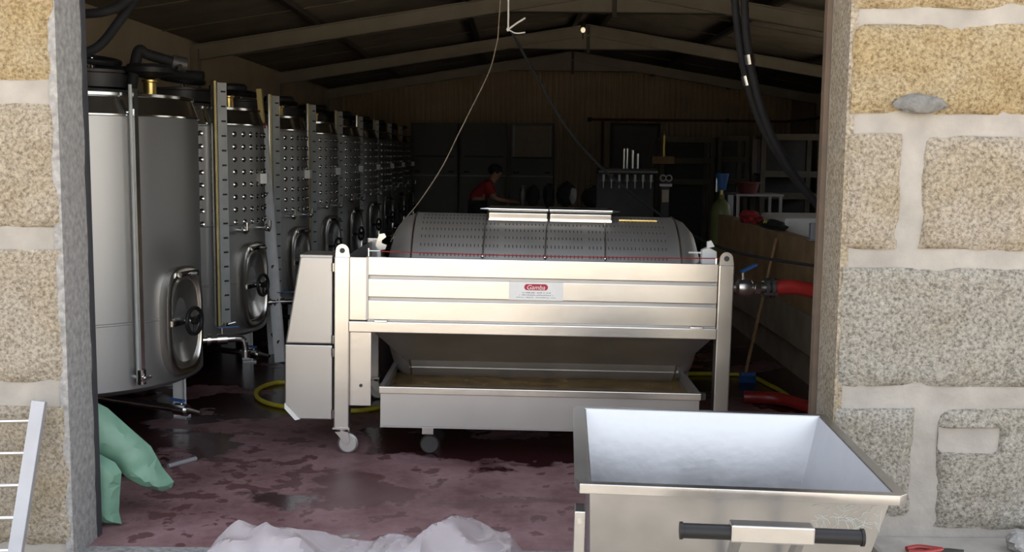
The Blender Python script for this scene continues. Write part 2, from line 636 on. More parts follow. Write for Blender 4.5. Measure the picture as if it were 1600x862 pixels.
# courses left of the door
for k, (x0, x1, z0, z1, m) in enumerate([
        (-3.0, JLS, 1.862, 2.40, 'stone_gold'), (-2.86, JLS, 1.30, 1.765, 'stone_pale'),
        (-3.1, JLS, 0.705, 1.215, 'stone_pale'), (-2.75, JLS, 0.06, 0.615, 'stone_pale')]):
    stone(x0, x1, z0, z1, m, k + 1)
# courses right of the door
for k, (x0, x1, z0, z1, m, nt_) in enumerate([
        (JRS, 2.9, 2.155, 2.60, 'stone_gold', None),
        (JRS, 2.75, 1.765, 2.095, 'stone_gold', None),
        (JRS, 1.46, 1.255, 1.685, 'stone_pale', None), (1.545, 2.6, 1.255, 1.685, 'stone_pale', None),
        (JRS, 2.8, 0.725, 1.185, 'stone_grey', None),
        (JRS, 1.565, 0.20, 0.64, 'stone_grey', None), (1.66, 2.7, 0.165, 0.635, 'stone_grey', (1.675, 1.89, 0.47, 0.55, 0.055))]):
    stone(x0, x1, z0, z1, m, k + 11, notch=nt_, rough=0.012 if m != 'stone_gold' else 0.018)
for k in range(4):                         # the stones behind, out of the corner of the eye
    stone(2.9, 3.7, 0.2 + 0.55 * k, 0.62 + 0.55 * k, 'stone_grey', 30 + k)
    stone(-3.85, -3.2, 0.2 + 0.55 * k, 0.62 + 0.55 * k, 'stone_pale', 40 + k)
# grey cement patch on the golden block
pt = MB().blob((1.515, YF - 0.018, 1.80), (0.098, 0.016, 0.036), 0.22, 2.0, 24, 12, 3).build('cement_patch', 'patch', wf)
pt.location = (0, -YF, 0)


# cement reveals with a ragged inner edge, dark seal behind
def reveal(x, sgn, m, name, seed, ya, yb):
    n = 60
    vs, fs = [], []
    for i in range(n + 1):
        z = -0.02 + (DOOR_TOP + 0.02) * i / n
        wob = 0.012 * noise.noise(Vector((seed, z * 7, 0))) + 0.008 * noise.noise(Vector((seed, z * 25, 5)))
        for (xx, yy) in ((x - sgn * 0.03, ya), (x, ya), (x + sgn * 0.004, (ya + yb) / 2), (x, yb + wob), (x - sgn * 0.03, yb + wob)):
            vs.append((xx, yy, z))
    for i in range(n):
        for k in range(4):
            a = i * 5 + k
            fs.append((a, a + 1, a + 6, a + 5))
    o = MB().add(vs, fs).build(name, m, wf, ang=50)
    o.location = (0, -YF, 0)


reveal(JL, 1, 'cement', 'door_reveal', 3, YF + 0.004, YI + 0.005)
reveal(JR, -1, 'stone_pale', 'door_reveal', 8, YF + 0.010, YI - 0.005)
fr = MB().box(JL - 0.10, JL + 0.004, YI + 0.012, YI + 0.05, 0, DOOR_TOP).build('door_seal', 'seal', wf)
fr.location = (0, -YF, 0)
fr = MB().box(JR - 0.020, JR + 0.10, YI + 0.008, YI + 0.05, 0, DOOR_TOP).build('door_frame', 'rust', wf)
fr.location = (0, -YF, 0)
# low cement footing along the right wall
kb = MB().box(JR + 0.14, 3.2, YF - 0.24, YF + 0.02, -0.1, 0.125).build('footing', 'mortar', wf, bevel=0.02)
kb.location = (0, -YF, 0)

# side walls, back wall, roof
wl = MB().box(XL - 0.2, XL, YI, YB + 0.2, -0.15, EAVE + 0.06).build('wall_left', 'wall')
tag(wl, kind='structure')
ADDED_WINS = ((8.0, 10.2), (12.6, 14.8))            # unseen openings added high in the right wall to light the hall
WZ0, WZ1 = 1.55, 2.30
wrm = MB()
ys = [YI] + [v for w_ in ADDED_WINS for v in w_] + [YB + 0.2]
for a, b in zip(ys[0::2], ys[1::2]):
    wrm.box(XR, XR + 0.2, a, b, -0.15, EAVE + 0.06)
for a, b in ADDED_WINS:
    wrm.box(XR, XR + 0.2, a, b, -0.15, WZ0)
    wrm.box(XR, XR + 0.2, a, b, WZ1, EAVE + 0.06)
wr = wrm.build('wall_right', 'wall')
for k, (a, b) in enumerate(ADDED_WINS):
    wi = thing('added_window_%d' % (k + 1), 'white framed opening added in the right wall for light, %s the door' % ('nearer to' if k == 0 else 'farther from'), 'added_window', (XR + 0.1, a, WZ0), kind='structure')
    for y_ in (0.0, (b - a) / 2 - 0.03, b - a - 0.06):
        MB().box(-0.03, 0.03, y_, y_ + 0.06, 0, WZ1 - WZ0).build('frame_post', 'white', wi)
    for z_ in (0.0, WZ1 - WZ0 - 0.06):
        MB().box(-0.03, 0.03, 0.06, b - a - 0.06, z_, z_ + 0.06).build('frame_rail', 'white', wi)
tag(wr, kind='structure')
# ribbed sheet back wall
pts = []
x = XL - 0.1
while x < XR + 0.1:
    pts += [(x, YB), (x + 0.052, YB), (x + 0.066, YB - 0.028), (x + 0.098, YB - 0.028)]
    x += 0.112
bw = MB()
vs = [(a, b, z) for z in (-0.1, RIDGE + 0.05) for a, b in pts]
n = len(pts)
bw.add(vs, [(i, i + 1, n + i + 1, n + i) for i in range(n - 1)])
bw.box(XL - 0.2, XR + 0.2, YB + 0.03, YB + 0.2, -0.15, RIDGE + 0.1)
tag(bw.build('wall_back', 'backwall', ang=20), kind='structure')
# roof boards
rf = MB()
for xa, xb in ((XL - 0.3, RX), (RX, XR + 0.3)):
    za, zb = roof_z(xa), roof_z(xb)
    rf.add([(xa, YF - 0.1, za), (xb, YF - 0.1, zb), (xb, YB + 0.3, zb), (xa, YB + 0.3, za),
            (xa, YF - 0.1, za + 0.12), (xb, YF - 0.1, zb + 0.12), (xb, YB + 0.3, zb + 0.12), (xa, YB + 0.3, za + 0.12)],
           [(0, 1, 2, 3), (7, 6, 5, 4), (0, 4, 5, 1), (1, 5, 6, 2), (2, 6, 7, 3), (3, 7, 4, 0)])
roof = rf.build('ceiling', 'ceiling')
tag(roof, kind='structure')
for xx in (-2.2, -0.55, 0.9, 1.32, 2.9, 4.5):
    MB().box(xx - 0.035, xx + 0.035, YI, YB, roof_z(xx) - 0.055, roof_z(xx) + 0.01).build('purlin', 'truss_dark', roof)
for k in range(12):                        # board joints across the roof
    yy = 5.6 + k * 1.45
    for xa, xb in ((XL, RX), (RX, XR)):
        MB().bar((xa, yy, roof_z(xa) - 0.004), (xb, yy, roof_z(xb) - 0.004), 0.03, 0.012).build('roof_batten', 'ceiling', roof)

# steel trusses
for Yt, lab in ((12.4, 'pale steel roof truss closest to the doorway, crossing above the press'),
                (16.7, 'middle steel roof truss with a small lamp under its ridge'),
                (21.0, 'last steel roof truss just before the ribbed back wall')):
    t = thing('roof_truss', lab, 'truss', (RX, Yt, 0), group='steel roof trusses', kind='structure')
    d = 0.16
    for xe, s in ((XL + 0.02, -1), (XR - 0.02, 1)):
        p0, p1 = Vector((xe - RX, 0, roof_z(xe) - 0.062 - d / 2)), Vector((0, 0, RIDGE - 0.062 - d / 2))
        web = MB().bar(p0, p1, 0.02, d, (0, 1, 0) if False else (0, 0, 1))
        ra = web.build('rafter', 'truss', t)
        up = Vector((0, 0, 1))
        for off in (-d / 2, d / 2):
            MB().bar(p0 + up * off, p1 + up * off, 0.11, 0.014).build('flange', 'truss', ra)
        MB().box(xe - RX - 0.07, xe - RX + 0.07, -0.07, 0.07, 0, roof_z(xe) - 0.10).build('column', 'truss', t)
    zb = RIDGE - 0.062 - d - 0.20
    MB().prism([(-1.30, zb), (1.30, zb), (0, zb + 0.215)], -0.006, 0.006).build('gusset_plate', 'truss', t)
    MB().box(-1.32, 1.32, -0.04, 0.04, zb - 0.012, zb).build('tie_flange', 'truss_dark', t)
    MB().box(-0.025, 0.025, -0.045, -0.008, zb - 0.06, RIDGE - 0.07).build('king_post', 'truss_dark', t)

lampp = at(911, 47, 16.45)
lm = thing('bulkhead_lamp', 'tiny lit lamp under the ridge of the middle truss', 'lamp', lampp)
MB().blob((0, 0, 0), (0.035, 0.035, 0.04)).build('bulb', 'lamp', lm)
MB().cyl((0, 0, 0.04), (0, 0, 0.12), 0.035).build('socket', 'dark', lm)
MB().tube([(0, 0, 0.12), (0, 0, RIDGE - lampp.z - 0.3)], 0.008, 6).build('stem', 'dark', lm)

# ================================================================== wine tanks
TR, TZ0, TZ1 = 0.75, 0.29, 1.775           # radius, bottom, top of the jacket
TX, TY, TP = -2.60, 6.33, 1.70             # first tank, pitch


def pol(a, r, z):
    """a: degrees from the side that faces the door (-Y) towards the aisle (+X)"""
    t = math.radians(a)
    return Vector((r * math.sin(t), -r * math.cos(t), z))


def ring_basis(a):
    t = math.radians(a)
    out = Vector((math.sin(t), -math.cos(t), 0))
    tan = Vector((math.cos(t), math.sin(t), 0))
    return out, tan


def make_tank(name, kind):
    t = thing(name, '', 'tank')
    body = MB().lathe([(0.001, TZ0 - 0.01), (TR - 0.06, TZ0 - 0.02), (TR - 0.012, TZ0), (TR, TZ0 + 0.015), (TR, 0.66), (TR + 0.003, 0.663),
                       (TR + 0.003, 0.672), (TR, 0.675), (TR, TZ1)], 64).build('body', 'tank', t)
    MB().lathe([(TR, TZ1), (TR + 0.012, TZ1 + 0.004), (TR + 0.012, TZ1 + 0.012), (TR + 0.004, TZ1 + 0.016), (TR - 0.028, TZ1 + 0.105),
                (TR - 0.020, TZ1 + 0.110), (TR - 0.020, TZ1 + 0.125), (TR - 0.05, TZ1 + 0.13)], 64).build('rim_band', 'polish', t)
    MB().lathe([(TR - 0.04, TZ1 + 0.115), (0.5, TZ1 + 0.15), (0.26, TZ1 + 0.175), (0.25, TZ1 + 0.18), (0.001, TZ1 + 0.18)], 48).build('top', 'tank', t)
    # fill hatch on top
    h = MB().lathe([(0.22, TZ1 + 0.17), (0.22, TZ1 + 0.245), (0.235, TZ1 + 0.25), (0.235, TZ1 + 0.265), (0.001, TZ1 + 0.285)], 32,
                   Matrix.Translation(pol(70, 0.22, 0))).build('top_hatch', 'dark', t)
    nk = pol(78, 0.56, 0)
    MB().lathe([(0.001, TZ1 + 0.13), (0.036, TZ1 + 0.13), (0.036, TZ1 + 0.20), (0.045, TZ1 + 0.205), (0.045, TZ1 + 0.215), (0.001, TZ1 + 0.22)], 20,
               Matrix.Translation(nk)).build('vent_neck', 'brass', t)
    MB().lathe([(0.001, TZ1 + 0.218), (0.06, TZ1 + 0.23), (0.13, TZ1 + 0.255), (0.135, TZ1 + 0.28), (0.12, TZ1 + 0.30), (0.001, TZ1 + 0.30)], 24,
               Matrix.Translation(nk)).build('vent_cap', 'blackp', t)
    MB().torus(pol(70, 0.22, TZ1 + 0.33), (0.15, -0.1, 1), 0.15, 0.018).build('hatch_ring', 'blackp', h)
    MB().cyl(pol(70, 0.22, TZ1 + 0.27), pol(70, 0.22, TZ1 + 0.34), 0.02).build('hatch_screw', 'polish', h)
    # legs
    for a in (108, 198, 288, 18):
        o, tn = ring_basis(a)
        c = o * 0.64
        R = Matrix((tn, -o, Vector((0, 0, 1)))).transposed()
        lg = MB()
        lg.obox(c + Vector((0, 0, 0.18)), (0.115, 0.012, 0.36), R)
        lg.obox(c - o * 0.035 + Vector((0, 0, 0.18)), (0.012, 0.07, 0.36), R)
        lg.obox(c - o * 0.02 + Vector((0, 0, 0.006)), (0.13, 0.10, 0.012), R)
        lg.build('leg', 'tank', t)
    # level gauge
    o, tn = ring_basis(48)
    up = Vector((0, 0, 1))
    R = Matrix((tn, -o, up)).transposed()
    if kind == 'smooth':
        g = MB()
        g.obox(o * (TR + 0.05) + tn * 0.012 + up * 1.14, (0.022, 0.018, 1.56), R)
        gp = g.build('gauge_rail', 'polish', t)
        MB().cyl(o * (TR + 0.055) - tn * 0.018 + up * 0.36, o * (TR + 0.055) - tn * 0.018 + up * 1.94, 0.010, n=12).build('gauge_tube', 'scale', t)
        v = MB().cyl(o * (TR - 0.01) + up * 0.37, o * (TR + 0.09) + up * 0.37, 0.016, n=12)
        v.cyl(o * (TR + 0.055) + up * 0.34, o * (TR + 0.055) + up * 0.42, 0.026, n=14)
        v.tube([o * (TR + 0.09) + up * 0.37, o * (TR + 0.11) + tn * 0.03 + up * 0.385], 0.008, 8)
        v.build('gauge_valve', 'polish', t)
        MB().cyl(o * (TR - 0.01) + up * 1.80, o * (TR + 0.05) + up * 1.80, 0.014, n=10).build('gauge_clip', 'polish', t)
    else:
        MB().obox(o * (TR + 0.045) + tn * 0.022 + up * 1.23, (0.072, 0.008, 1.66), R).build('gauge_scale', 'scale', t)
        MB().cyl(o * (TR + 0.05) - tn * 0.035 + up * 0.38, o * (TR + 0.05) - tn * 0.035 + up * 2.07, 0.011, n=12).build('gauge_tube', 'amber', t)
        MB().obox(o * (TR + 0.045) - tn * 0.052 + up * 1.23, (0.014, 0.02, 1.68), R).build('gauge_rail', 'polish', t)
        tk = MB()
        for i in range(16):
            tk.obox(o * (TR + 0.051) + tn * 0.030 + up * (0.50 + i * 0.1), (0.034, 0.004, 0.012), R)
        tag(tk.build('gauge_marks', 'dark', t), kind='stuff')
        v = MB().cyl(o * (TR - 0.01) + up * 0.40, o * (TR + 0.10) + up * 0.40, 0.015, n=12)
        v.tube([o * (TR + 0.09) + up * 0.40, o * (TR + 0.12) + tn * 0.05 + up * 0.415], 0.008, 8)
        v.build('gauge_valve', 'polish', t)
        # cooling jacket
        MB().lathe([(TR, 1.075), (TR + 0.006, 1.08), (TR + 0.006, 1.765), (TR, 1.77)], 64).build('cooling_jacket', 'tank', t)
        db = MB()
        for i in range(8):
            for k in range(31):
                a = -45 + k * 7.0 + (3.5 if False else 0)
                oo, tt = ring_basis(a)
                c = oo * (TR + 0.006) + up * (1.10 + i * 0.088)
                db.lathe([(0.021, 0.0), (0.015, 0.007), (0.006, 0.003), (0.001, 0.002)], 8,
                         Matrix.Translation(c) @ Matrix((tt, up, oo)).transposed().to_4x4())
        tag(db.build('jacket_dimples', 'polish', t), kind='stuff')
        # jacket connections and thermostat
        for a in (62, 84):
            jp = MB()
            oo, tt = ring_basis(a)
            jp.cyl(oo * (TR - 0.01) + up * 1.045, oo * (TR + 0.085) + up * 1.045, 0.016, n=12)
            jp.cyl(oo * (TR + 0.05) + up * 1.045, oo * (TR + 0.07) + up * 1.045, 0.028, n=12)
            jp.cyl(oo * (TR + 0.08) + up * 1.045, oo * (TR + 0.08) + up * 1.10, 0.013, n=10)
            jp.build('jacket_pipe', 'polish', t)
        oo, tt = ring_basis(88)
        MB().obox(oo * (TR + 0.03) + up * 1.40, (0.07, 0.05, 0.075), Matrix((tt, -oo, up)).transposed()).build('thermostat', 'white', t, bevel=0.006)
    # manway door in the aisle side
    o, tn = ring_basis(74)
    R = Matrix((tn, up, o)).transposed().to_4x4()      # x along tangent, y up, z outwards

    def ell(a, b, p=3.2, n=36):
        out = []
        for i in range(n):
            q = 2 * PI * i / n
            cx, sx = math.cos(q), math.sin(q)
            out.append((a * math.copysign(abs(cx) ** (2 / p), cx), b * math.copysign(abs(sx) ** (2 / p), sx)))
        return out

    def loft(rings, Mx, close=True):
        mb = MB()
        n = len(rings[0][0])
        vs, fs = [], []
        for poly, z in rings:
            vs += [Mx @ Vector((x, y, z)) for x, y in poly]
        for j in range(len(rings) - 1):
            fs += [(j * n + i, j * n + (i + 1) % n, (j + 1) * n + (i + 1) % n, (j + 1) * n + i) for i in range(n)]
        if close:
            fs.append(tuple((len(rings) - 1) * n + i for i in range(n)))
        return mb.add(vs, fs)
    cz = 0.64
    Mx = Matrix.Translation(o * TR + up * cz) @ R
    mf = loft([(ell(0.18, 0.31), -0.09), (ell(0.18, 0.31), 0.028), (ell(0.168, 0.298), 0.036), (ell(0.15, 0.27), 0.036), (ell(0.14, 0.26), 0.02),
               (ell(0.14, 0.26), -0.06)], Mx, False).build('manway_frame', 'press', t)
    dr = loft([(ell(0.145, 0.255, 2.6), 0.0), (ell(0.143, 0.250, 2.6), 0.022), (ell(0.13, 0.235, 2.6), 0.028), (ell(0.10, 0.19, 2.3), 0.012),
               (ell(0.05, 0.10, 2.1), -0.006), (ell(0.02, 0.03, 2.0), -0.010)], Mx).build('manway_door', 'manway', t)
    hw = o * (TR + 0.085) + up * cz
    MB().cyl(o * TR + up * cz, hw, 0.014, n=12).build('spindle', 'polish', dr)
    w = MB().torus(hw, o, 0.075, 0.012, 24, 8)
    for q in range(3):
        d = tn * math.cos(q * 2.094 + 0.5) + up * math.sin(q * 2.094 + 0.5)
        w.tube([hw, hw + d * 0.075], 0.007, 6)
    w.cyl(hw - o * 0.012, hw + o * 0.02, 0.02, n=10)
    w.build('hand_wheel', 'blackp', dr)
    br = MB().obox(o * (TR + 0.040) + up * cz, (0.30, 0.020, 0.03), Matrix((tn, -o, up)).transposed())
    br.build('cross_bar', 'polish', dr)
    hg = MB().cyl(o * (TR + 0.055) + up * (cz + 0.27) - tn * 0.09, o * (TR + 0.055) + up * (cz + 0.27) + tn * 0.08, 0.016, n=10)
    hg.cyl(o * (TR + 0.02) + up * (cz + 0.27), o * (TR + 0.115) + up * (cz + 0.27), 0.012, n=10)
    hg.build('door_hinge', 'polish', mf)
    # racking valve at the bottom
    oo, tt = ring_basis(112)
    z = 0.47 - 0.03
    vv = MB().cyl(oo * (TR - 0.02) + up * z, oo * (TR + 0.20) + up * z, 0.022, n=14)
    vv.cyl(oo * (TR + 0.03) + up * z, oo * (TR + 0.05) + up * z, 0.036, n=16)
    vv.cyl(oo * (TR + 0.09) + up * z, oo * (TR + 0.15) + up * z, 0.034, n=16)
    vv.tube(spline([oo * (TR + 0.20) + up * z, oo * (TR + 0.245) + up * (z - 0.01), oo * (TR + 0.26) + up * (z - 0.06), oo * (TR + 0.26) + up * (z - 0.11)], 5), 0.022, 12)
    vv.cyl(oo * (TR + 0.26) + up * (z - 0.08), oo * (TR + 0.26) + up * (z - 0.12), 0.034, n=16)
    rv = vv.build('racking_valve', 'polish', t)
    MB().obox(oo * (TR + 0.16) + up * (z + 0.075), (0.022, 0.13, 0.008), Matrix((tt, -oo, up)).transposed()).build('valve_lever', 'blue', rv)
    MB().cyl(oo * (TR + 0.12) + up * z, oo * (TR + 0.12) + up * (z + 0.075), 0.009, n=8).build('valve_stem', 'polish', rv)
    # bottom drain
    o2, t2 = ring_basis(63)
    dv = MB().tube(spline([Vector((0, 0, TZ0)), Vector((0, 0, 0.20)), o2 * 0.12 + up * 0.165, o2 * 0.82 + up * 0.165], 5), 0.022, 12)
    dv.cyl(o2 * 0.82 + up * 0.165, o2 * 0.90 + up * 0.165, 0.034, n=14)
    dv.cyl(o2 * 0.90 + up * 0.165, o2 * 1.00 + up * 0.16, 0.02, 0.012, n=12)
    dn = dv.build('drain_pipe', 'polish', t)
    MB().obox(o2 * 0.83 + up * 0.215, (0.022, 0.10, 0.012), Matrix((t2, -o2, up)).transposed()).build('valve_lever', 'blue', dn)
    MB().cyl(o2 * 0.86 + up * 0.165, o2 * 0.86 + up * 0.215, 0.008, n=8).build('valve_stem', 'polish', dn)
    return t


tank_a = make_tank('smooth_wine_tank', 'smooth')
tank_a.location = (TX, TY, 0)
tag(tank_a, 'smooth-sided stainless wine tank just inside the left door jamb', 'tank', 'row of steel wine tanks')
tank_b = make_tank('dimpled_wine_tank', 'dimple')
tank_labels = ['dimpled steel wine tank standing between the smooth tank and the ladder',
               'dimpled steel wine tank that the aluminium ladder leans in front of',
               'dimpled steel wine tank, fourth of the row counted from the door',
               'dimpled steel wine tank, fifth of the row counted from the door',
               'shaded dimpled wine tank, sixth of the row counted from the door',
               'shaded dimpled wine tank, seventh of the row counted from the door',
               'dim dimpled wine tank, last but one before the back wall',
               'dim dimpled wine tank at the far end of the row']
for i, lb in enumerate(tank_labels):
    o = tank_b if i == 0 else copy_tree(tank_b)
    o.location = (TX, TY + TP * (i + 1), 0)
    tag(o, lb, 'tank', 'row of steel wine tanks')

# pipework over the first tank
t = thing('elbow_pipe', 'thick black elbow pipe rising from the top of the smooth tank', 'pipe', (0, 0, 0))
pA, pB, pC = at(203, 150, 6.15), at(214, 84, 6.15), at(283, 100, 6.25)
p = spline([pA - Vector((0, 0, 0.02)), pA.lerp(pB, 0.75), pB + Vector((0.015, 0, 0.02)), pB.lerp(pC, 0.25) + Vector((0, 0, 0.01)), pC], 8)
MB().tube(p, 0.030, 14).build('pipe', 'black', t)
fl_ = MB().cyl(pA - Vector((0, 0, 0.035)), pA + Vector((0, 0, 0.03)), 0.048, n=20)
fl_.build('base_flange', 'dark', t)
d = (pC - pB).normalized()
c = MB().cyl(pC - d * 0.05, pC + d * 0.03, 0.042, n=18)
c.build('end_coupling', 'dark', t)
MB().cyl(pC - d * 0.01 - Vector((0, 0.03, 0.02)), pC + d * 0.01 - Vector((0, 0.05, 0.02)), 0.018, n=12).build('coupling_bolt', 'polish', t)
tag(MB().tube([at(96, 107, 6.9), at(200, 111, 6.9), at(318, 119, 6.9)], 0.030, 12).build('overhead_pipe', 'black'),
    'straight black pipe running level above the smooth tank', 'pipe')
for i, pts_ in enumerate(([at(100, 22, 5.2), at(165, 18, 5.2), at(205, -6, 5.3), at(240, -60, 5.4)],
                          [at(100, 88, 5.2), at(150, 75, 5.2), at(185, 35, 5.3), at(215, -8, 5.4), at(245, -60, 5.5)])):
    tag(MB().tube(spline(pts_, 8), 0.022, 12).build('hanging_hose', 'black'),
        ['black hose curving out of sight high over the smooth tank', 'lower black hose sagging towards the left jamb above the smooth tank'][i], 'hose', 'black hoses above the left tank')

# ================================================================== ladder
lt, lb_ = at(410, 198, 8.85), fl(438, 566)
lad = thing('aluminium_ladder', 'aluminium ladder leaning beside the tanks, yellow-tipped, seen edge-on', 'ladder', (lb_.x, lb_.y, 0))
o0 = Vector((lb_.x, lb_.y, 0))
top = Vector((lt.x, lt.y, lt.z)) - o0
bot = Vector((0, 0, 0.0))
side = Vector((-0.12, 0.34, 0.0))
ax = (top - bot).normalized()
for s in (0, 1):
    off = side * s
    MB().bar(bot + off, top + off, 0.026, 0.082, (1, -0.3, 0)).build('rail', 'ladder', lad)
for k in range(6):
    q = bot + ax * (0.16 + k * 0.30)
    rg = MB().cyl(q - side.normalized() * 0.016, q + side + side.normalized() * 0.016, 0.016, n=12)
    rg.build('rung', 'dark', lad)
MB().bar(top, top + Vector((-0.02, 0, 0.30)), 0.05, 0.04, (1, 0, 0)).build('pole_tip', 'amber', lad)
MB().bar(top - ax * 0.02, top + Vector((-0.002, 0, 0.025)), 0.055, 0.07, (1, -0.3, 0)).build('red_tape', 'red', lad)

# ================================================================== the press
PY = 5.645
PO = Vector((0.105, PY, 0))
press = thing('grape_press', 'large stainless pneumatic grape press with perforated drum on a wheeled frame', 'press', PO)
press.rotation_euler = (0, math.radians(0.62), 0)


def bp(mb, name, m, parent=press, **k):
    return mb.build(name, m, parent, **k)


PXL, PXR = -1.045, 1.045                  # outer sides of the frame
PW = 0.080
ZT = 1.043
for xa, yb in ((PXL, 0), (PXR - PW, 0), (PXL, 1.30), (PXR - PW, 1.30)):
    post = bp(MB().box(xa, xa + PW, yb, yb + 0.08, 0.135, ZT), 'post', 'press', bevel=0.006)
    # lifting lug
    front = yb == 0
    lug = []
    for k in range(13):
        q = PI * k / 12
        lug.append((xa + 0.040 + 0.034 * math.cos(q), ZT + 0.034 + 0.034 * math.sin(q)))
    lug = [(xa + 0.080, ZT)] + lug + [(xa + 0.004, ZT)]
    if front:
        lo = bp(MB().prism(lug, yb + 0.02, yb + 0.035), 'lifting_lug', 'press', post)
    if front:
        bp(MB().cyl((xa + 0.04, yb + 0.016, ZT + 0.034), (xa + 0.04, yb + 0.039, ZT + 0.034), 0.014, n=16), 'lug_hole', 'slot', post)
    # caster
    zl = 0.0 + (0.011 if xa > 0 else -0.011)
    cs = MB().box(xa - 0.005, xa + PW + 0.005, yb - 0.005, yb + 0.085, 0.127, 0.137)
    cs.cyl((xa + 0.04, yb + 0.04, 0.095), (xa + 0.04, yb + 0.04, 0.13), 0.028, n=16)
    for s in (-0.026, 0.026):
        cs.prism([(xa + 0.005, 0.11), (xa + 0.075, 0.11), (xa + 0.085, 0.055), (xa + 0.065, 0.04)], yb + 0.04 + s - 0.003, yb + 0.04 + s + 0.003)
    fk = bp(cs, 'caster_fork', 'press')
    bp(MB().lathe([(0.001, -0.018), (0.045, -0.018), (0.055, -0.010), (0.055, 0.010), (0.045, 0.018), (0.001, 0.018)], 24,
                  Matrix.Translation((xa + 0.072, yb + 0.04, zl + 0.055)) @ Matrix.Rotation(PI / 2, 4, 'X')), 'caster_wheel', 'press_dark', fk)
# front boards: three folded panels with recessed grooves between
BX0, BX1 = -0.872, PXR - PW - 0.004
zz = ZT + 0.004
for k, (a, b) in enumerate(((0.0, 0.097), (0.114, 0.211), (0.228, 0.330))):
    bp(MB().prism([(0.012, zz - b), (0.012, zz - a), (0.04, zz - a), (0.04, zz - b)], BX0, BX1, 'x'), 'front_panel', 'press', bevel=0.004)
for a, b in ((0.097, 0.114), (0.211, 0.228), (0.330, 0.338)):
    bp(MB().box(BX0, BX1, 0.028, 0.036, zz - b - 0.004, zz - a + 0.004), 'panel_groove', 'press_dark')
bp(MB().box(BX0 - 0.092, BX0 - 0.004, 0.016, 0.026, 0.714, ZT), 'side_plate', 'press')
bp(MB().box(BX0 - 0.006, BX0 + 0.006, 0.004, 0.03, 0.72, ZT + 0.004), 'edge_strip', 'press_dark')
rail = bp(MB().box(PXL + PW - 0.004, BX1 + 0.006, -0.004, 0.055, 0.650, 0.708), 'lower_rail', 'press', bevel=0.005)
bp(MB().box(PXL + PW, -0.852, 0.030, 0.038, 0.250, 0.655), 'inner_plate', 'press', bevel=0.002)
bp(MB().cyl((-0.905, 0.024, 0.36), (-0.905, 0.034, 0.36), 0.009, n=12), 'plate_hole', 'slot')
for xx in (-0.80, 0.86):                  # latches at the panel foot
    bp(MB().box(xx - 0.035, xx + 0.035, -0.004, 0.014, 0.704, 0.716), 'panel_latch', 'polish', bevel=0.003)
# back and end frames
bp(MB().box(PXL, PXR, 1.31, 1.37, 0.650, 0.708), 'rear_rail', 'press')
for xa in (PXL + 0.01, PXR - 0.07):
    bp(MB().box(xa, xa + 0.06, 0.08, 1.30, 0.650, 0.708), 'end_rail', 'press')
bp(MB().box(PXR - 0.03, PXR - 0.02, 0.08, 1.30, 0.70, ZT - 0.02), 'end_plate', 'press_dark')
bp(MB().box(PXL + 0.02, PXL + 0.03, 0.08, 1.30, 0.70, ZT - 0.02), 'end_plate', 'press_dark')
bp(MB().box(BX0, BX1, 1.33, 1.345, 0.70, ZT), 'rear_panel', 'press_dark')
# funnel below the frame
T = [(-0.85, 0.05, 0.652), (0.955, 0.05, 0.652), (0.955, 1.30, 0.652), (-0.85, 1.30, 0.652)]
LZ = 0.398
B = [(-0.685, 0.46, LZ), (0.84, 0.46, LZ), (0.84, 1.05, LZ), (-0.685, 1.05, LZ)]
for k in range(4):
    a, b, c, d = Vector(T[k]), Vector(T[(k + 1) % 4]), Vector(B[(k + 1) % 4]), Vector(B[k])
    nrm = (b - a).cross(d - a).normalized() * 0.006
    bp(MB().add([a, b, c, d, a + nrm, b + nrm, c + nrm, d + nrm], [(0, 1, 2, 3), (7, 6, 5, 4), (0, 4, 5, 1), (1, 5, 6, 2), (2, 6, 7, 3), (3, 7, 4, 0)]),
       'funnel_panel', 'press_dark')
bp(MB().box(-0.690, 0.845, 0.450, 0.466, LZ - 0.022, LZ + 0.004), 'funnel_lip', 'press', bevel=0.003)
# drum
DY, DZ, DR = 0.80, 0.742, 0.50
D0, D1 = -0.83, 0.975
prof = [(0.12, D0 - 0.02), (0.30, D0), (0.42, D0 + 0.04), (0.475, D0 + 0.09), (DR, D0 + 0.15), (DR, D1 - 0.15), (0.475, D1 - 0.09), (0.42, D1 - 0.04),
        (0.30, D1), (0.12, D1 + 0.02)]
Mdrum = Matrix.Translation((0, DY, DZ)) @ Matrix.Rotation(PI / 2, 4, 'Y')
drum = bp(MB().lathe(prof, 72, Mdrum), 'drum', 'drum')
sl = MB()
for j in range(11):
    th = math.radians(6 + j * 7.4)         # from the side facing the door upwards
    for i in range(66):
        xx = D0 + 0.20 + i * 0.0215
        if i % 22 == 21:
            continue
        c = Vector((xx, DY - (DR) * math.cos(th), DZ + DR * math.sin(th)))
        sl.obox(c, (0.005, 0.003, 0.020), Matrix.Rotation(-th, 3, 'X'))
tag(bp(sl, 'drum_slots', 'slot', drum), kind='stuff')
for xx in (D0 + 0.15, D1 - 0.15):
    bp(MB().torus((xx, DY, DZ), (1, 0, 0), DR, 0.006, 64, 6), 'drum_seam', 'press', drum)
bp(MB().cyl((D0 - 0.25, DY, DZ), (D0, DY, DZ), 0.10, n=24), 'axle', 'press_dark', drum)
bp(MB().cyl((D1, DY, DZ), (D1 + 0.09, DY, DZ), 0.10, n=24), 'axle', 'press_dark', drum)
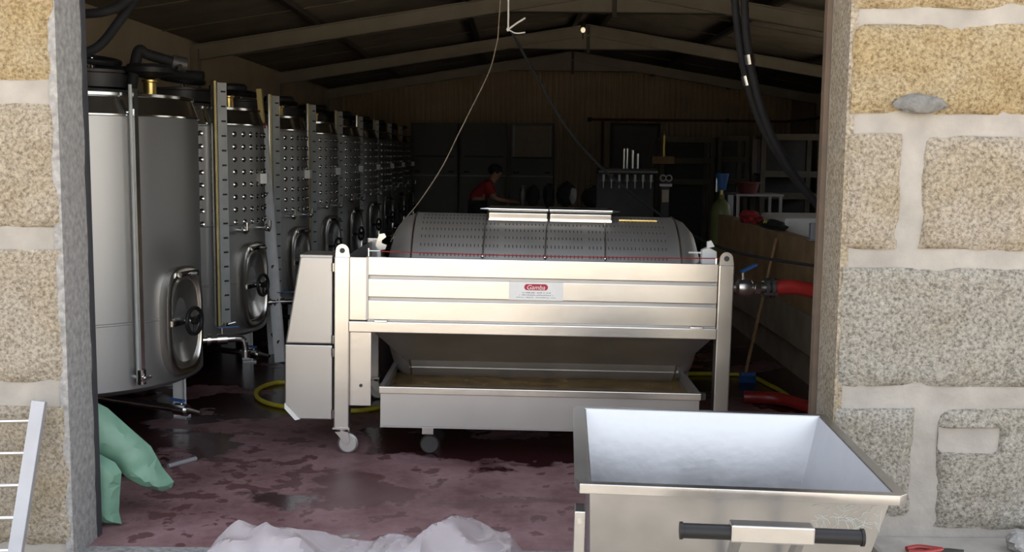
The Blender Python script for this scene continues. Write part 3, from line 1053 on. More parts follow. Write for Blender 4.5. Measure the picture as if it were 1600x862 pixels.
# sliding hatch covers on top of the drum
for x0, x1 in ((-0.255, 0.082), (0.098, 0.452)):
    z0 = DZ + DR + 0.004
    hd = bp(MB().prism([(DY - 0.17, z0 - 0.030), (DY - 0.175, z0 + 0.012), (DY - 0.12, z0 + 0.040), (DY + 0.12, z0 + 0.040), (DY + 0.175, z0 + 0.012), (DY + 0.17, z0 - 0.03)],
                       x0, x1, 'x'), 'hatch_cover', 'press', bevel=0.004)
    bp(MB().cyl((x0 - 0.004, DY - 0.165, z0 + 0.034), (x1 + 0.004, DY - 0.165, z0 + 0.034), 0.013, n=12), 'hatch_rod', 'polish', hd)
    bp(MB().box(x0, x1, DY - 0.185, DY - 0.172, z0 - 0.030, z0 - 0.018), 'hatch_edge', 'polish', hd)
for xx, s in ((-0.255, -1), (0.452, 1)):
    bp(MB().cyl((xx, DY - 0.165, DZ + DR + 0.038), (xx + s * 0.05, DY - 0.165, DZ + DR + 0.038), 0.011, 0.003, n=10), 'rod_tip', 'polish', drum)
for xx in (-0.258, 0.09, 0.425):
    pts_ = []
    for k in range(9):
        th = math.radians(110 - k * 9.5)
        pts_.append((xx - 0.003 * k, DY - (DR + 0.010) * math.cos(PI - th) * -1 if False else DY - (DR + 0.010) * math.cos(th) * 1.0, DZ + (DR + 0.010) * math.sin(th)))
    s_ = bp(MB().tube(pts_, 0.004, 6), 'hatch_strap', 'press', drum)
    bp(MB().blob(pts_[-1], (0.010, 0.008, 0.012), 0, 1, 10, 6), 'strap_foot', 'polish', drum)
bp(MB().box(0.50, 0.72, DY - 0.13, DY - 0.10, DZ + DR - 0.022, DZ + DR - 0.010), 'drum_glint', 'brass', drum)  # brass bar put in as the gold highlight along the drum
# bearing brackets beside the drum
br = bp(MB().prism([(-0.885, 1.07), (-0.865, 1.135), (-0.835, 1.14), (-0.825, 1.12), (-0.85, 1.10), (-0.85, 1.085), (-0.822, 1.075), (-0.83, 1.05), (-0.86, 1.045)],
                   0.44, 0.47), 'bracket', 'press')
bp(MB().box(-0.875, -0.855, 0.445, 0.465, 0.70, 1.06), 'bracket_arm', 'press_dark', br)
br = bp(MB().prism([(0.925, 1.025), (0.925, 1.095), (0.96, 1.11), (1.005, 1.09), (1.01, 1.04), (0.985, 1.0), (0.94, 1.0)], 0.30, 0.36), 'sensor_box', 'white', bevel=0.006)
bp(MB().prism([(0.955, 1.105), (0.955, 1.14), (0.975, 1.148), (0.995, 1.115)], 0.315, 0.345), 'sensor_tip', 'white', br)
bp(MB().box(0.855, 0.925, 0.325, 0.335, 1.075, 1.083), 'sensor_arm', 'white', br)
# red safety cord
bp(MB().tube([(-0.86 + 1.83 * k / 8, 0.05, 1.075 - 0.008 * math.sin(PI * k / 8)) for k in range(9)], 0.0032, 6), 'safety_cord', 'red')
bp(MB().cyl((-0.873, 0.05, 1.04), (-0.873, 0.05, 1.09), 0.007, n=8).cyl((-0.873, 0.05, 1.076), (-0.81, 0.05, 1.076), 0.005, n=8), 'cord_post', 'polish')
bp(MB().cyl((0.957, 0.05, 1.04), (0.957, 0.05, 1.075), 0.008, n=8), 'cord_post', 'polish')
# maker's plate on the middle board
st = bp(MB().box(-0.130, 0.155, 0.0095, 0.0125, zz - 0.209, zz - 0.116), 'maker_plate', 'white')
lg = []
cx_, cz_, hw_, hh_ = 0.012, zz - 0.140, 0.062, 0.0165
for k in range(24):
    q = 2 * PI * k / 24
    lg.append((cx_ + math.copysign(hw_ - hh_, math.cos(q)) + hh_ * math.cos(q), cz_ + hh_ * math.sin(q)))
bp(MB().prism(lg, 0.0082, 0.0096), 'red_emblem', 'label_red', st)


def letters(txt, size, loc, m, parent, name):
    cu = bpy.data.curves.new(name, 'FONT')
    cu.body = txt
    cu.size = size
    cu.align_x = 'CENTER'
    cu.align_y = 'CENTER'
    cu.shear = 0.25
    cu.extrude = 0.0004
    tmp = bpy.data.objects.new(name, cu)
    COL.objects.link(tmp)
    dg = bpy.context.evaluated_depsgraph_get()
    me = bpy.data.meshes.new_from_object(tmp.evaluated_get(dg))
    bpy.data.objects.remove(tmp)
    me.materials.clear()
    me.materials.append(M[m])
    o = bpy.data.objects.new(name, me)
    COL.objects.link(o)
    o.parent = parent
    o.location = loc
    o.rotation_euler = (PI / 2, 0, 0)
    return o


letters('Gamba', 0.034, (0.010, 0.0078, cz_ - 0.002), 'white', st, 'lettering')
ln = MB()
random.seed(3)
for r_, (w_, h_) in enumerate(((0.145, 0.006), (0.175, 0.005), (0.205, 0.004))):
    x_ = 0.012 - w_ / 2
    z_ = zz - 0.172 - r_ * 0.012
    while x_ < 0.012 + w_ / 2:
        q = random.uniform(0.002, 0.006)
        if random.random() < 0.84:
            ln.box(x_, x_ + q, 0.0088, 0.0096, z_, z_ + h_ * random.uniform(0.5, 1))
        x_ += q + 0.0016
tag(bp(ln, 'fine_print', 'label_ink', st), kind='stuff')
# drive housing on the left
yb = 0.0
hz = 0.575
bp(MB().prism([(-1.055, hz + 0.006), (-1.055, 1.040), (-1.225, 1.040), (-1.302, hz + 0.006)], 0.01, 0.24), 'upper_housing', 'press_matte', bevel=0.008)
bp(MB().box(-1.222, -1.055, 0.005, 0.245, 1.040, 1.052), 'housing_top', 'press_dark')
bp(MB().prism([(-1.055, 0.175), (-1.055, hz), (-1.305, hz), (-1.305, 0.258), (-1.232, 0.175)], 0.01, 0.24), 'lower_housing', 'press_matte', bevel=0.006)
bp(MB().prism([(-1.306, 0.262), (-1.306, 0.232), (-1.250, 0.170), (-1.224, 0.176)], 0.004, 0.012), 'corner_plate', 'white')
for z_ in (0.61, 0.54, 0.21, 0.99):
    bp(MB().cyl((-1.050, 0.0, z_ - 0.022), (-1.050, 0.0, z_ + 0.022), 0.007, n=10), 'housing_hinge', 'polish')

# outlet valve on the right side of the press
hv = at(1143, 449, PY + 0.25)
ov = thing('outlet_valve', 'steel ball valve with blue lever between press and red hose', 'valve', hv)
X = Vector((1, 0, 0))
mb = MB().cyl(X * -0.06, X * 0.04, 0.026, n=18)
mb.build('pipe_stub', 'press', ov)
mb = MB().lathe([(0.026, 0.02), (0.045, 0.035), (0.050, 0.06), (0.050, 0.085), (0.045, 0.105), (0.030, 0.115), (0.022, 0.15), (0.022, 0.185)], 24, Matrix.Rotation(PI / 2, 4, 'Y'))
mb.build('valve_body', 'press', ov)
mb = MB().cyl(X * 0.125, X * 0.155, 0.034, n=6)
mb.build('union_nut', 'polish', ov)
mb = MB().cyl(X * 0.18, X * 0.20, 0.055, n=22).cyl(X * 0.212, X * 0.232, 0.055, n=22)
mb.cyl(X * 0.195, X * 0.27, 0.034, n=18)
cf = mb.build('coupling_flange', 'dark', ov)
for q in range(4):
    d = Vector((0, math.cos(q * PI / 2 + 0.6), math.sin(q * PI / 2 + 0.6))) * 0.05
    MB().cyl(X * 0.17 + d, X * 0.245 + d, 0.008, n=8).build('coupling_bolt', 'polish', cf)
MB().cyl((0.06, 0, 0.04), (0.06, 0, 0.085), 0.010, n=10).build('valve_stem', 'polish', ov)
MB().bar((0.045, 0, 0.085), (0.135, 0.02, 0.125), 0.03, 0.012).build('valve_lever', 'blue', ov)

h0 = hv + X * 0.235
hp = [h0, h0 + Vector((0.12, 0, 0.004)), h0 + Vector((0.30, 0.02, -0.05)), h0 + Vector((0.46, 0.08, -0.22)), h0 + Vector((0.52, 0.20, -0.55)),
      Vector((1.86, 6.35, 0.10)), Vector((1.90, 6.62, 0.042)), Vector((1.75, 6.9, 0.042)), Vector((1.52, 6.96, 0.042))]
tag(MB().tube(spline(hp, 8), 0.040, 16).build('red_hose', 'red'), 'thick red hose coupled to the press outlet, dropping to the floor', 'hose')

# juice tray under the press
ty0 = 5.56
tl, tr_ = at(593, 602, ty0), at(1092, 619, ty0)
tx0, tx1 = tl.x, tr_.x
tz1 = 0.372
tz0 = 0.170
tray = thing('juice_tray', 'low stainless juice tray standing under the press funnel', 'tray', ((tx0 + tx1) / 2, ty0, 0))
tray.rotation_euler = (0, math.radians(0.7), 0)
hw_ = (tx1 - tx0) / 2
td = 0.86
MB().box(-hw_, hw_, 0.0, 0.008, tz0, tz1).build('front_wall', 'press_matte', tray, bevel=0.002)
MB().box(-hw_, hw_, td - 0.008, td, tz0, tz1).build('rear_wall', 'stain', tray)
MB().box(-hw_, -hw_ + 0.008, 0.008, td - 0.008, tz0, tz1).build('end_wall', 'press_dark', tray)
MB().box(hw_ - 0.008, hw_, 0.008, td - 0.008, tz0, tz1).build('end_wall', 'press_dark', tray)
MB().box(-hw_, hw_, 0, td, tz0 - 0.006, tz0).build('tray_bottom', 'press_dark', tray)
MB().box(-hw_ + 0.008, hw_ - 0.008, 0.008, td - 0.008, tz1 - 0.065, tz1 - 0.055).build('grape_juice', 'juice', tray)
MB().box(-hw_ - 0.006, hw_ + 0.006, -0.012, 0.016, tz1, tz1 + 0.010).box(-hw_ - 0.006, hw_ + 0.006, -0.014, -0.008, tz1 - 0.026, tz1 + 0.010).build('front_lip', 'press', tray, bevel=0.003)
for xx in (-hw_ - 0.004, hw_ - 0.02):
    MB().box(xx, xx + 0.024, 0.016, td, tz1, tz1 + 0.010).build('end_lip', 'press_dark', tray)
MB().box(hw_, hw_ + 0.035, 0.02, 0.06, tz1 - 0.03, tz1 + 0.004).build('hook', 'dark', tray)
for xx in (-hw_ + 0.24, hw_ - 0.24):
    for yy in (0.12, td - 0.16):
        sh = 0.012 if xx > 0 else -0.010
        lg_ = MB().box(xx - 0.03, xx + 0.03, yy, yy + 0.05, 0.10, tz0).build('foot_bracket', 'press', tray)
        MB().lathe([(0.001, -0.016), (0.045, -0.016), (0.052, -0.008), (0.052, 0.008), (0.045, 0.016), (0.001, 0.016)], 20,
                   Matrix.Translation((xx + 0.01, yy + 0.025, 0.052 + sh)) @ Matrix.Rotation(PI / 2, 4, 'X')).build('wheel', 'dark', lg_)
# grape skins left along the tray wall
random.seed(5)
gk = MB()
for k in range(60):
    xx = random.uniform(-hw_ + 0.1, hw_ - 0.1)
    gk.blob((xx, td - 0.011, tz1 - random.uniform(0.0, 0.05)), (random.uniform(0.004, 0.012), 0.003, random.uniform(0.003, 0.006)), 0.3, 3, 6, 4, k)
tag(gk.build('grape_skins', 'darkcloth', tray), kind='stuff')

# ================================================================== hopper cart in the foreground
cf0, cf1 = Vector((0.195, 3.05)), Vector((1.130, 3.05))
ca = math.atan2(-0.048, 0.98)             # slight yaw
cart = thing('hopper_cart', 'open stainless grape hopper cart with black handle grips in front of the doorway', 'cart', (0.662, 3.05, -0.03))
cart.rotation_euler = (0, math.radians(0.7), ca)
HW, CL, CZ = 0.468, 0.985, 0.672          # half width, length, rim height (over the yard)
# four sloped walls with thickness, sump bottom
bz = 0.10
Tq = [(-HW + 0.03, 0.03), (HW - 0.03, 0.03), (HW - 0.03, CL - 0.03), (-HW + 0.03, CL - 0.03)]
Bq = [(-HW + 0.05, 0.10), (HW - 0.17, 0.10), (HW - 0.17, CL - 0.16), (-HW + 0.05, CL - 0.16)]
for k, nm in enumerate(('front_wall', 'side_wall', 'rear_wall', 'side_wall')):
    a, b = Tq[k], Tq[(k + 1) % 4]
    c, d = Bq[(k + 1) % 4], Bq[k]
    A = [Vector((*a, CZ)), Vector((*b, CZ)), Vector((*c, bz)), Vector((*d, bz))]
    nrm = (A[1] - A[0]).cross(A[3] - A[0]).normalized() * 0.005
    q8 = A + [v + nrm for v in A]
    MB().add(q8, [(0, 1, 2, 3), (7, 6, 5, 4), (0, 4, 5, 1), (1, 5, 6, 2), (2, 6, 7, 3), (3, 7, 4, 0)]).build(nm, 'cart', cart)
MB().box(-HW + 0.04, HW - 0.16, 0.09, CL - 0.15, bz - 0.006, bz + 0.004).build('bottom', 'cart', cart)
# folded rim: flat flange with a turned-down edge, mitred corners
fw, dn = 0.034, 0.030
zt_ = CZ + 0.003
out = [(-HW, 0.0), (HW - 0.02, -0.004), (HW + 0.006, 0.02), (HW, CL), (-HW, CL), (-HW - 0.014, CL - 0.05), (-HW - 0.014, 0.07)]
inn = [(-HW + 0.03, 0.03), (HW - 0.035, 0.03), (HW - 0.03, 0.034), (HW - 0.03, CL - 0.03), (-HW + 0.03, CL - 0.03), (-HW + 0.03, CL - 0.06), (-HW + 0.03, 0.07)]
n = len(out)
vs = [(*p, zt_) for p in out] + [(*p, zt_) for p in inn] + [(*p, zt_ - dn) for p in out] + [(*p, zt_ - 0.004) for p in inn] + [(p[0] * 0.985, p[1] * 0.985 + 0.005, zt_ - dn) for p in out]
fs = []
for i in range(n):
    j = (i + 1) % n
    fs += [(i, j, n + j, n + i), (i, 2 * n + i, 2 * n + j, j), (n + i, n + j, 3 * n + j, 3 * n + i), (2 * n + i, 4 * n + i, 4 * n + j, 2 * n + j), (4 * n + i, 3 * n + i, 3 * n + j, 4 * n + j)]
MB().add(vs, fs).build('rim', 'cart', cart, bevel=0.0025)
# dried splashes and scratches on the front wall
rnd = random.Random(11)
sp_ = MB()
for k in range(34):
    u0, v0 = rnd.gauss(0.30, 0.05), rnd.gauss(0.075, 0.028)
    a_ = rnd.uniform(-0.4, 1.2)
    pts_ = []
    for j in range(5):
        uu, vv = u0 + j * 0.013 * math.cos(a_), max(0.036, v0 + j * 0.013 * math.sin(a_))
        a_ += rnd.uniform(-0.5, 0.5)
        f_ = vv / (CZ - bz)
        pts_.append((min(uu, HW - 0.06), 0.03 + 0.07 * f_ - 0.0008, CZ - vv))
    sp_.tube(pts_, 0.0011, 4)
tag(sp_.build('dried_splashes', 'scale', cart), kind='stuff')
# chassis, wheels
for xx in (-HW + 0.09, HW - 0.24):
    MB().box(xx, xx + 0.04, 0.06, CL - 0.12, bz - 0.03, bz - 0.006).build('chassis_bar', 'cart', cart)
    for yy in (0.16, CL - 0.26):
        ww = MB().lathe([(0.001, -0.018), (0.03, -0.018), (0.035, -0.012), (0.035, 0.012), (0.03, 0.018), (0.001, 0.018)], 20,
                        Matrix.Translation((xx + 0.02, yy, 0.035)) @ Matrix.Rotation(PI / 2, 4, 'Y'))
        wo_ = ww.build('wheel', 'black', cart)
        MB().box(xx, xx + 0.04, yy - 0.02, yy + 0.02, 0.035, 0.08).build('wheel_fork', 'cart', wo_)
# push handle
gz = 0.610
gy = -0.17
hb = MB().obox((0.055, gy, gz), (0.225, 0.052, 0.050)).build('handle_bracket', 'cart', cart, bevel=0.005)
for s, xa, xb in ((-1, -0.19, -0.057), (1, 0.168, 0.30)):
    MB().cyl((xa, gy, gz - 0.004), (xb, gy, gz - 0.004), 0.021, n=18).build('grip', 'blackp', cart)
    e = xa if s < 0 else xb
    MB().cyl((e - 0.004, gy, gz - 0.004), (e + 0.004, gy, gz - 0.004), 0.0245, n=18).build('grip_collar', 'blackp', cart)
for xx in (-0.035, 0.135):
    MB().bar((xx, gy + 0.01, gz - 0.02), (xx, 0.06, gz - 0.24), 0.035, 0.02, (1, 0, 0)).build('handle_arm', 'cart', cart)
# side hinge bracket
hb = MB().box(-HW - 0.012, -HW + 0.020, 0.02, 0.10, 0.30, 0.585).build('side_bracket', 'cart', cart, bevel=0.004)
MB().cyl((-HW + 0.004, 0.014, 0.555), (-HW + 0.004, 0.024, 0.555), 0.007, n=10).build('bolt', 'polish', hb)

# ================================================================== plastic sheet heap
sh = MB()
nx, ny = 90, 54
x0, x1, y0, y1 = -1.26, 0.20, 3.05, 4.16


def sheet_h(x, y):
    u, v = (x - x0) / (x1 - x0), (y - y0) / (y1 - y0)
    ed = min(1, min(u, 1 - u) / 0.13) * min(1, min(v, 1 - v) / 0.2)
    ed = max(0, ed) ** 0.7
    # two humps, tallest towards the right
    h = 0.145 * math.exp(-((x + 0.80) / 0.20) ** 2) + 0.190 * math.exp(-((x + 0.22) / 0.30) ** 2) + 0.10 * math.exp(-((x + 1.02) / 0.14) ** 2)
    h *= math.exp(-((y - 3.72) / 0.36) ** 2)
    q = Vector((x * 3.2, y * 2.6, 1.7))
    fold = 1 - abs(noise.noise(q)) * 2.2
    fold2 = 1 - abs(noise.noise(q * 2.3 + Vector((4, 2, 0)))) * 2
    return -0.022 + ed * (0.065 + h + 0.055 * fold + 0.030 * fold2)


vs = [(x0 + (x1 - x0) * i / nx, y0 + (y1 - y0) * j / ny, max(-0.026, sheet_h(x0 + (x1 - x0) * i / nx, y0 + (y1 - y0) * j / ny))) for j in range(ny + 1) for i in range(nx + 1)]
sh.add(vs, [(j * (nx + 1) + i, j * (nx + 1) + i + 1, (j + 1) * (nx + 1) + i + 1, (j + 1) * (nx + 1) + i) for j in range(ny) for i in range(nx)])
tag(sh.build('plastic_sheet', 'sheet', ang=24), 'crumpled milky plastic sheet heaped on the ground before the threshold', 'plastic sheet')


# ================================================================== green sack
def pillow(outline, thick, seed, dens=0.05, crease=0.35):
    """a crumpled filled bag: outline is a list of 3d points, roughly in one upright plane"""
    P = [Vector(p) for p in outline]
    fine = []
    for i in range(len(P)):
        a, b = P[i], P[(i + 1) % len(P)]
        k = max(1, int((b - a).length / dens))
        fine += [a.lerp(b, j / k) for j in range(k)]
    o2 = [Vector((p.x, p.z)) for p in fine]
    xs, zs = [p.x for p in o2], [p.y for p in o2]
    rnd = random.Random(seed)

    def inside(q):
        r = False
        for i in range(len(o2)):
            a, b = o2[i], o2[i - 1]
            if (a.y > q.y) != (b.y > q.y) and q.x < (b.x - a.x) * (q.y - a.y) / (b.y - a.y) + a.x:
                r = not r
        return r

    def dist(q):
        d = 9
        for i in range(len(o2)):
            c, t_ = geometry.intersect_point_line(q.to_3d(), o2[i - 1].to_3d(), o2[i].to_3d())
            t_ = max(0, min(1, t_))
            d = min(d, (q - o2[i - 1].lerp(o2[i], t_)).length)
        return d
    pts_ = list(o2)
    for _ in range(4000):
        if len(pts_) - len(o2) > 260:
            break
        q = Vector((rnd.uniform(min(xs), max(xs)), rnd.uniform(min(zs), max(zs))))
        if inside(q) and dist(q) > dens * 0.35 and all((q - w).length > dens * 0.45 for w in pts_):
            pts_.append(q)
    n0 = len(o2)
    res = geometry.delaunay_2d_cdt(pts_, [(i, (i + 1) % n0) for i in range(n0)], [], 1, 1e-6)
    V2, Fc = res[0], res[2]
    dm = max(dist(v) for v in V2)
    # depth of the plane by inverse distance from the outline points
    def plane_y(v):
        w = s_ = 0.0
        for p, q in zip(fine, o2):
            k = 1 / ((v - q).length_squared + 1e-5)
            w += k
            s_ += k * p.y
        return s_ / w
    front, back = [], []
    for v in V2:
        d_ = dist(v)
        b = math.sqrt(max(0, 1 - (1 - min(1, d_ / dm)) ** 2)) * thick
        cr = abs(noise.noise(Vector((v.x * 9, seed, v.y * 9)))) * crease * b
        y = plane_y(v)
        front.append(Vector((v.x, y - b + cr, v.y)))
        back.append(Vector((v.x, y + b, v.y)))
    mb = MB()
    n = len(front)
    mb.add(front + back, [tuple(f) for f in Fc] + [tuple(n + i for i in f[::-1]) for f in Fc])
    return mb


gs = thing('green_sack', 'slumped pale green plastic sack leaning at the left door jamb', 'sack', at(165, 838, 4.5))
gl = gs.location.copy()
gl.z = 0
gs.location = gl
lobe = [(118, 636), (150, 628), (168, 637), (205, 670), (236, 697), (254, 730), (272, 752), (268, 762), (254, 768), (222, 760), (196, 745), (176, 722), (150, 716), (115, 716)]
up_ = pillow([at(a, b, 4.62 + 0.1 * (a - 118) / 150) for a, b in lobe], 0.075, 3, 0.045).shift(-gl)
up_.build('upper_fold', 'green', gs, ang=22)
colm = [(120, 700), (150, 706), (180, 722), (190, 738), (187, 775), (186, 800), (191, 838), (160, 842), (122, 838)]
pc = []
for a, b in colm:
    v = at(a, b, 4.52)
    v.z = max(v.z, 0.004)
    pc.append(v)
lo_ = pillow(pc, 0.07, 6, 0.04).shift(-gl)
lo_.build('lower_fold', 'green', gs, ang=22)

# ================================================================== aluminium rack leaning outside, left
rk = thing('leaning_rack', 'pale aluminium ladder rack leaning against the wall left of the doorway', 'rack', (-1.9, 4.0, -0.03))
ra, rb = at(62, 626, 4.06), at(22, 880, 3.92)
o0 = Vector(rk.location)
dr_ = (rb - ra).normalized()
rb = ra + dr_ * ((ra.z + 0.03) / -dr_.z)
wv = Vector((-0.40, 0.0, -0.012))
MB().bar(ra - o0, rb - o0, 0.052, 0.03, (0, -1, 0)).build('rail', 'alu_pale', rk, bevel=0.004)
MB().bar(ra + wv - o0, rb + wv - o0 + Vector((0, 0, 0.012)), 0.052, 0.03, (0, -1, 0)).build('rail', 'alu_pale', rk, bevel=0.004)
L_ = (rb - ra).length
for k in range(6):
    q = ra + dr_ * (0.075 + 0.121 * k) - o0
    if q.z < 0.02:
        break
    MB().cyl(q, q + wv, 0.008, n=10).build('rung', 'polish', rk)

# red pliers on the footing, grey rag beside
pl = thing('pruning_shears', 'red-handled pruning shears lying on the footing under the right wall', 'shears', (at(1460, 856, 3.95).x, 3.95, 0.125))
for s in (-1, 1):
    MB().tube(spline([(-0.10, 0.012 * s, 0.012), (-0.05, 0.028 * s, 0.014), (0.0, 0.012 * s, 0.014), (0.03, 0.0, 0.014)], 6), 0.0095, 8).build('handle', 'red', pl)
MB().prism([(0.02, -0.010), (0.06, -0.022), (0.11, -0.004), (0.06, 0.012), (0.02, 0.012)], 0.008, 0.016, 'z').build('blade', 'dark', pl)
tag(MB().blob((at(1592, 850, 3.95).x + 0.05, 3.97, 0.16), (0.085, 0.06, 0.042), 0.35, 2.0, 20, 12, 4).build('grey_rag', 'cement'),
    'bunched grey rag lying on the footing beside the red shears', 'rag')

# ================================================================== right side of the hall
LX = 2.05
wlow = thing('wall_low', 'low brown partition wall with a concrete kerb behind the press outlet', 'wall', (LX, 8.0, 0), kind='structure')


def wb(mb, name, m, **k):
    return mb.shift((-LX, -8.0, 0)).build(name, m, wlow, **k)


wb(MB().box(LX, LX + 0.10, 4.8, 10.85, 0.52, 1.02), 'upper_board', 'ply')
wb(MB().box(LX + 0.003, LX + 0.10, 10.85, 10.87, 0.52, 1.02), 'end_board', 'ply')
wb(MB().box(LX - 0.035, LX + 0.10, 4.8, 10.9, 0.255, 0.525), 'kerb_beam', 'kerb', bevel=0.008)
wb(MB().box(LX + 0.05, LX + 0.20, 4.8, 10.9, 0.0, 0.26), 'plinth', 'kerb')
tag(MB().box(2.30, 3.05, 9.2, 10.1, 0.0, 1.085).build('white_bin', 'white', bevel=0.03),
    'white plastic bin standing behind the low brown wall', 'bin')
pp = pX(1272, 372, 2.10)
tag(MB().box(2.075, 2.125, pp.y, pp.y + 0.05, 1.02, 1.14).box(2.06, 2.14, pp.y - 0.01, pp.y + 0.06, 1.02, 1.03).build('bracket_post', 'alu_pale', bevel=0.004),
    'short pale upright bracket standing on top of the low brown wall', 'bracket')
yc = pX(1172, 348, 2.10).y
tag(MB().blob((2.10, yc, 1.065), (0.085, 0.24, 0.06), 0.45, 2.2, 20, 12, 2).build('red_cloth', 'redcloth'), 'crumpled red cloth lying on the low brown wall', 'cloth')
yj = pX(1208, 352, 2.10).y
jk = thing('dark_jacket', 'dark jacket with yellow stripes draped on the low brown wall', 'jacket', (2.10, yj, 1.02))
MB().blob((0, 0, 0.03), (0.075, 0.30, 0.042), 0.4, 2.4, 20, 12, 5).build('fabric', 'darkcloth', jk)
for s in (-0.05, 0.03):
    MB().blob((-0.055, s, 0.045), (0.02, 0.02, 0.028), 0.2, 2, 10, 6, 1).build('yellow_stripe', 'yellow', jk)

# broom
bh = fl(1160, 597)
bt = Vector((2.03, 8.35, 0.97))
brm = thing('push_broom', 'wooden-handled broom with a blue head leaning on the low wall', 'broom', (bh.x, bh.y, 0))
MB().tube([(0.02, 0.0, 0.07), bt - Vector((bh.x, bh.y, 0))], 0.012, 10).build('handle', 'wood', brm)
MB().box(-0.02, 0.09, -0.03, 0.03, 0.045, 0.075).build('head', 'blue', brm, bevel=0.01)
bs = MB()
for i in range(11):
    for j in range(5):
        xx, yy = -0.015 + i * 0.010, -0.024 + j * 0.012
        bs.tube([(xx, yy, 0.055), (xx * 1.06, yy * 1.3, 0.002)], 0.003, 4)
tag(bs.build('bristles', 'blue', brm), kind='stuff')

# yellow hose on the floor
yh = [fl(1246, 632), fl(1205, 606), fl(1150, 588), Vector((0.9, 7.75, 0)), Vector((0.1, 7.45, 0)), Vector((-0.6, 7.2, 0)), fl(590, 640), fl(520, 645), fl(440, 638),
      fl(405, 627), fl(403, 612), fl(430, 601), fl(470, 596), Vector((-1.1, 8.3, 0))]
tag(MB().tube([v + Vector((0, 0, 0.0155)) for v in spline(yh, 10)], 0.0145, 10).build('yellow_hose', 'yellow'), 'thin yellow hose looping over the wet red floor', 'hose')

# black hoses hanging on the right
for i, (pts_, r_, lb) in enumerate((
        ([at(1146, -60, 5.6), at(1150, 20, 5.6), at(1163, 110, 5.65), at(1190, 195, 5.7), at(1235, 270, 5.8), at(1290, 335, 5.9)], 0.019, 'black corrugated hose hanging on the right, the outer of two'),
        ([at(1163, -60, 5.5), at(1165, 40, 5.5), at(1178, 125, 5.55), at(1203, 205, 5.6), at(1246, 280, 5.7), at(1300, 345, 5.8)], 0.019, 'black hose with a steel joint hanging beside its twin'))):
    t = thing('hanging_hose', lb, 'hose', pts_[0], group='black hoses hanging on the right')
    P = spline([p - pts_[0] for p in pts_], 12)
    rr = [r_ * (1.0 + (0.10 if k % 2 else 0)) for k in range(len(P))]
    MB().tube(P, rr, 12).build('hose', 'black', t)
    for f in ((0.30,) if i else (0.42,)):
        k = int(f * len(P))
        MB().cyl(P[k], P[k] + (P[k + 1] - P[k]).normalized() * 0.05, r_ * 1.35, n=14).build('hose_joint', 'polish', t)

# string, cable and rope over the press
hk = at(794, 46, 6.5)
st_ = thing('hanging_string', 'pale string hanging from the roof, knotted above the press', 'string', hk)
MB().tube([(0, 0, 0), (0.0, 0.0, 0.3), (0, 0, roof_z(hk.x) - hk.z - 0.02)], 0.0055, 6).build('cord', 'white', st_)
MB().tube([(0, 0, 0), (0.05, -0.01, 0.035), (0.10, -0.02, 0.065)], 0.0055, 6).build('string_end', 'white', st_)
MB().tube(spline([(0, 0, 0), (0.045, -0.01, -0.022), (0.10, -0.02, -0.018)], 5), 0.004, 6).build('string_end', 'white', st_)
MB().blob((0, 0, 0), (0.011, 0.011, 0.012)).build('knot', 'white', st_)
cab = [hk + Vector((0.02, 0, -0.01)), at(838, 120, 6.6), at(886, 200, 6.7), at(940, 262, 6.85), at(1000, 312, 7.0), at(1070, 360, 6.95), at(1130, 388, 6.6), at(1200, 404, 6.3), at(1300, 419, 6.1)]
tag(MB().tube(spline(cab, 8), 0.0085, 8).build('power_cable', 'black'), 'black power cable sagging from the knotted string across to the right jamb', 'cable')
rope = [at(778, 60, 6.9), at(765, 110, 6.9), at(735, 172, 6.9), at(715, 212, 6.9), at(690, 262, 6.9), at(655, 315, 6.9), at(625, 352, 6.9), at(610, 378, 6.8)]
tag(MB().tube([at(786, -70, 6.9)] + spline(rope, 8), 0.0038, 6).build('grey_rope', 'kerb'), 'thin grey rope hanging down to the left end of the drum', 'rope')

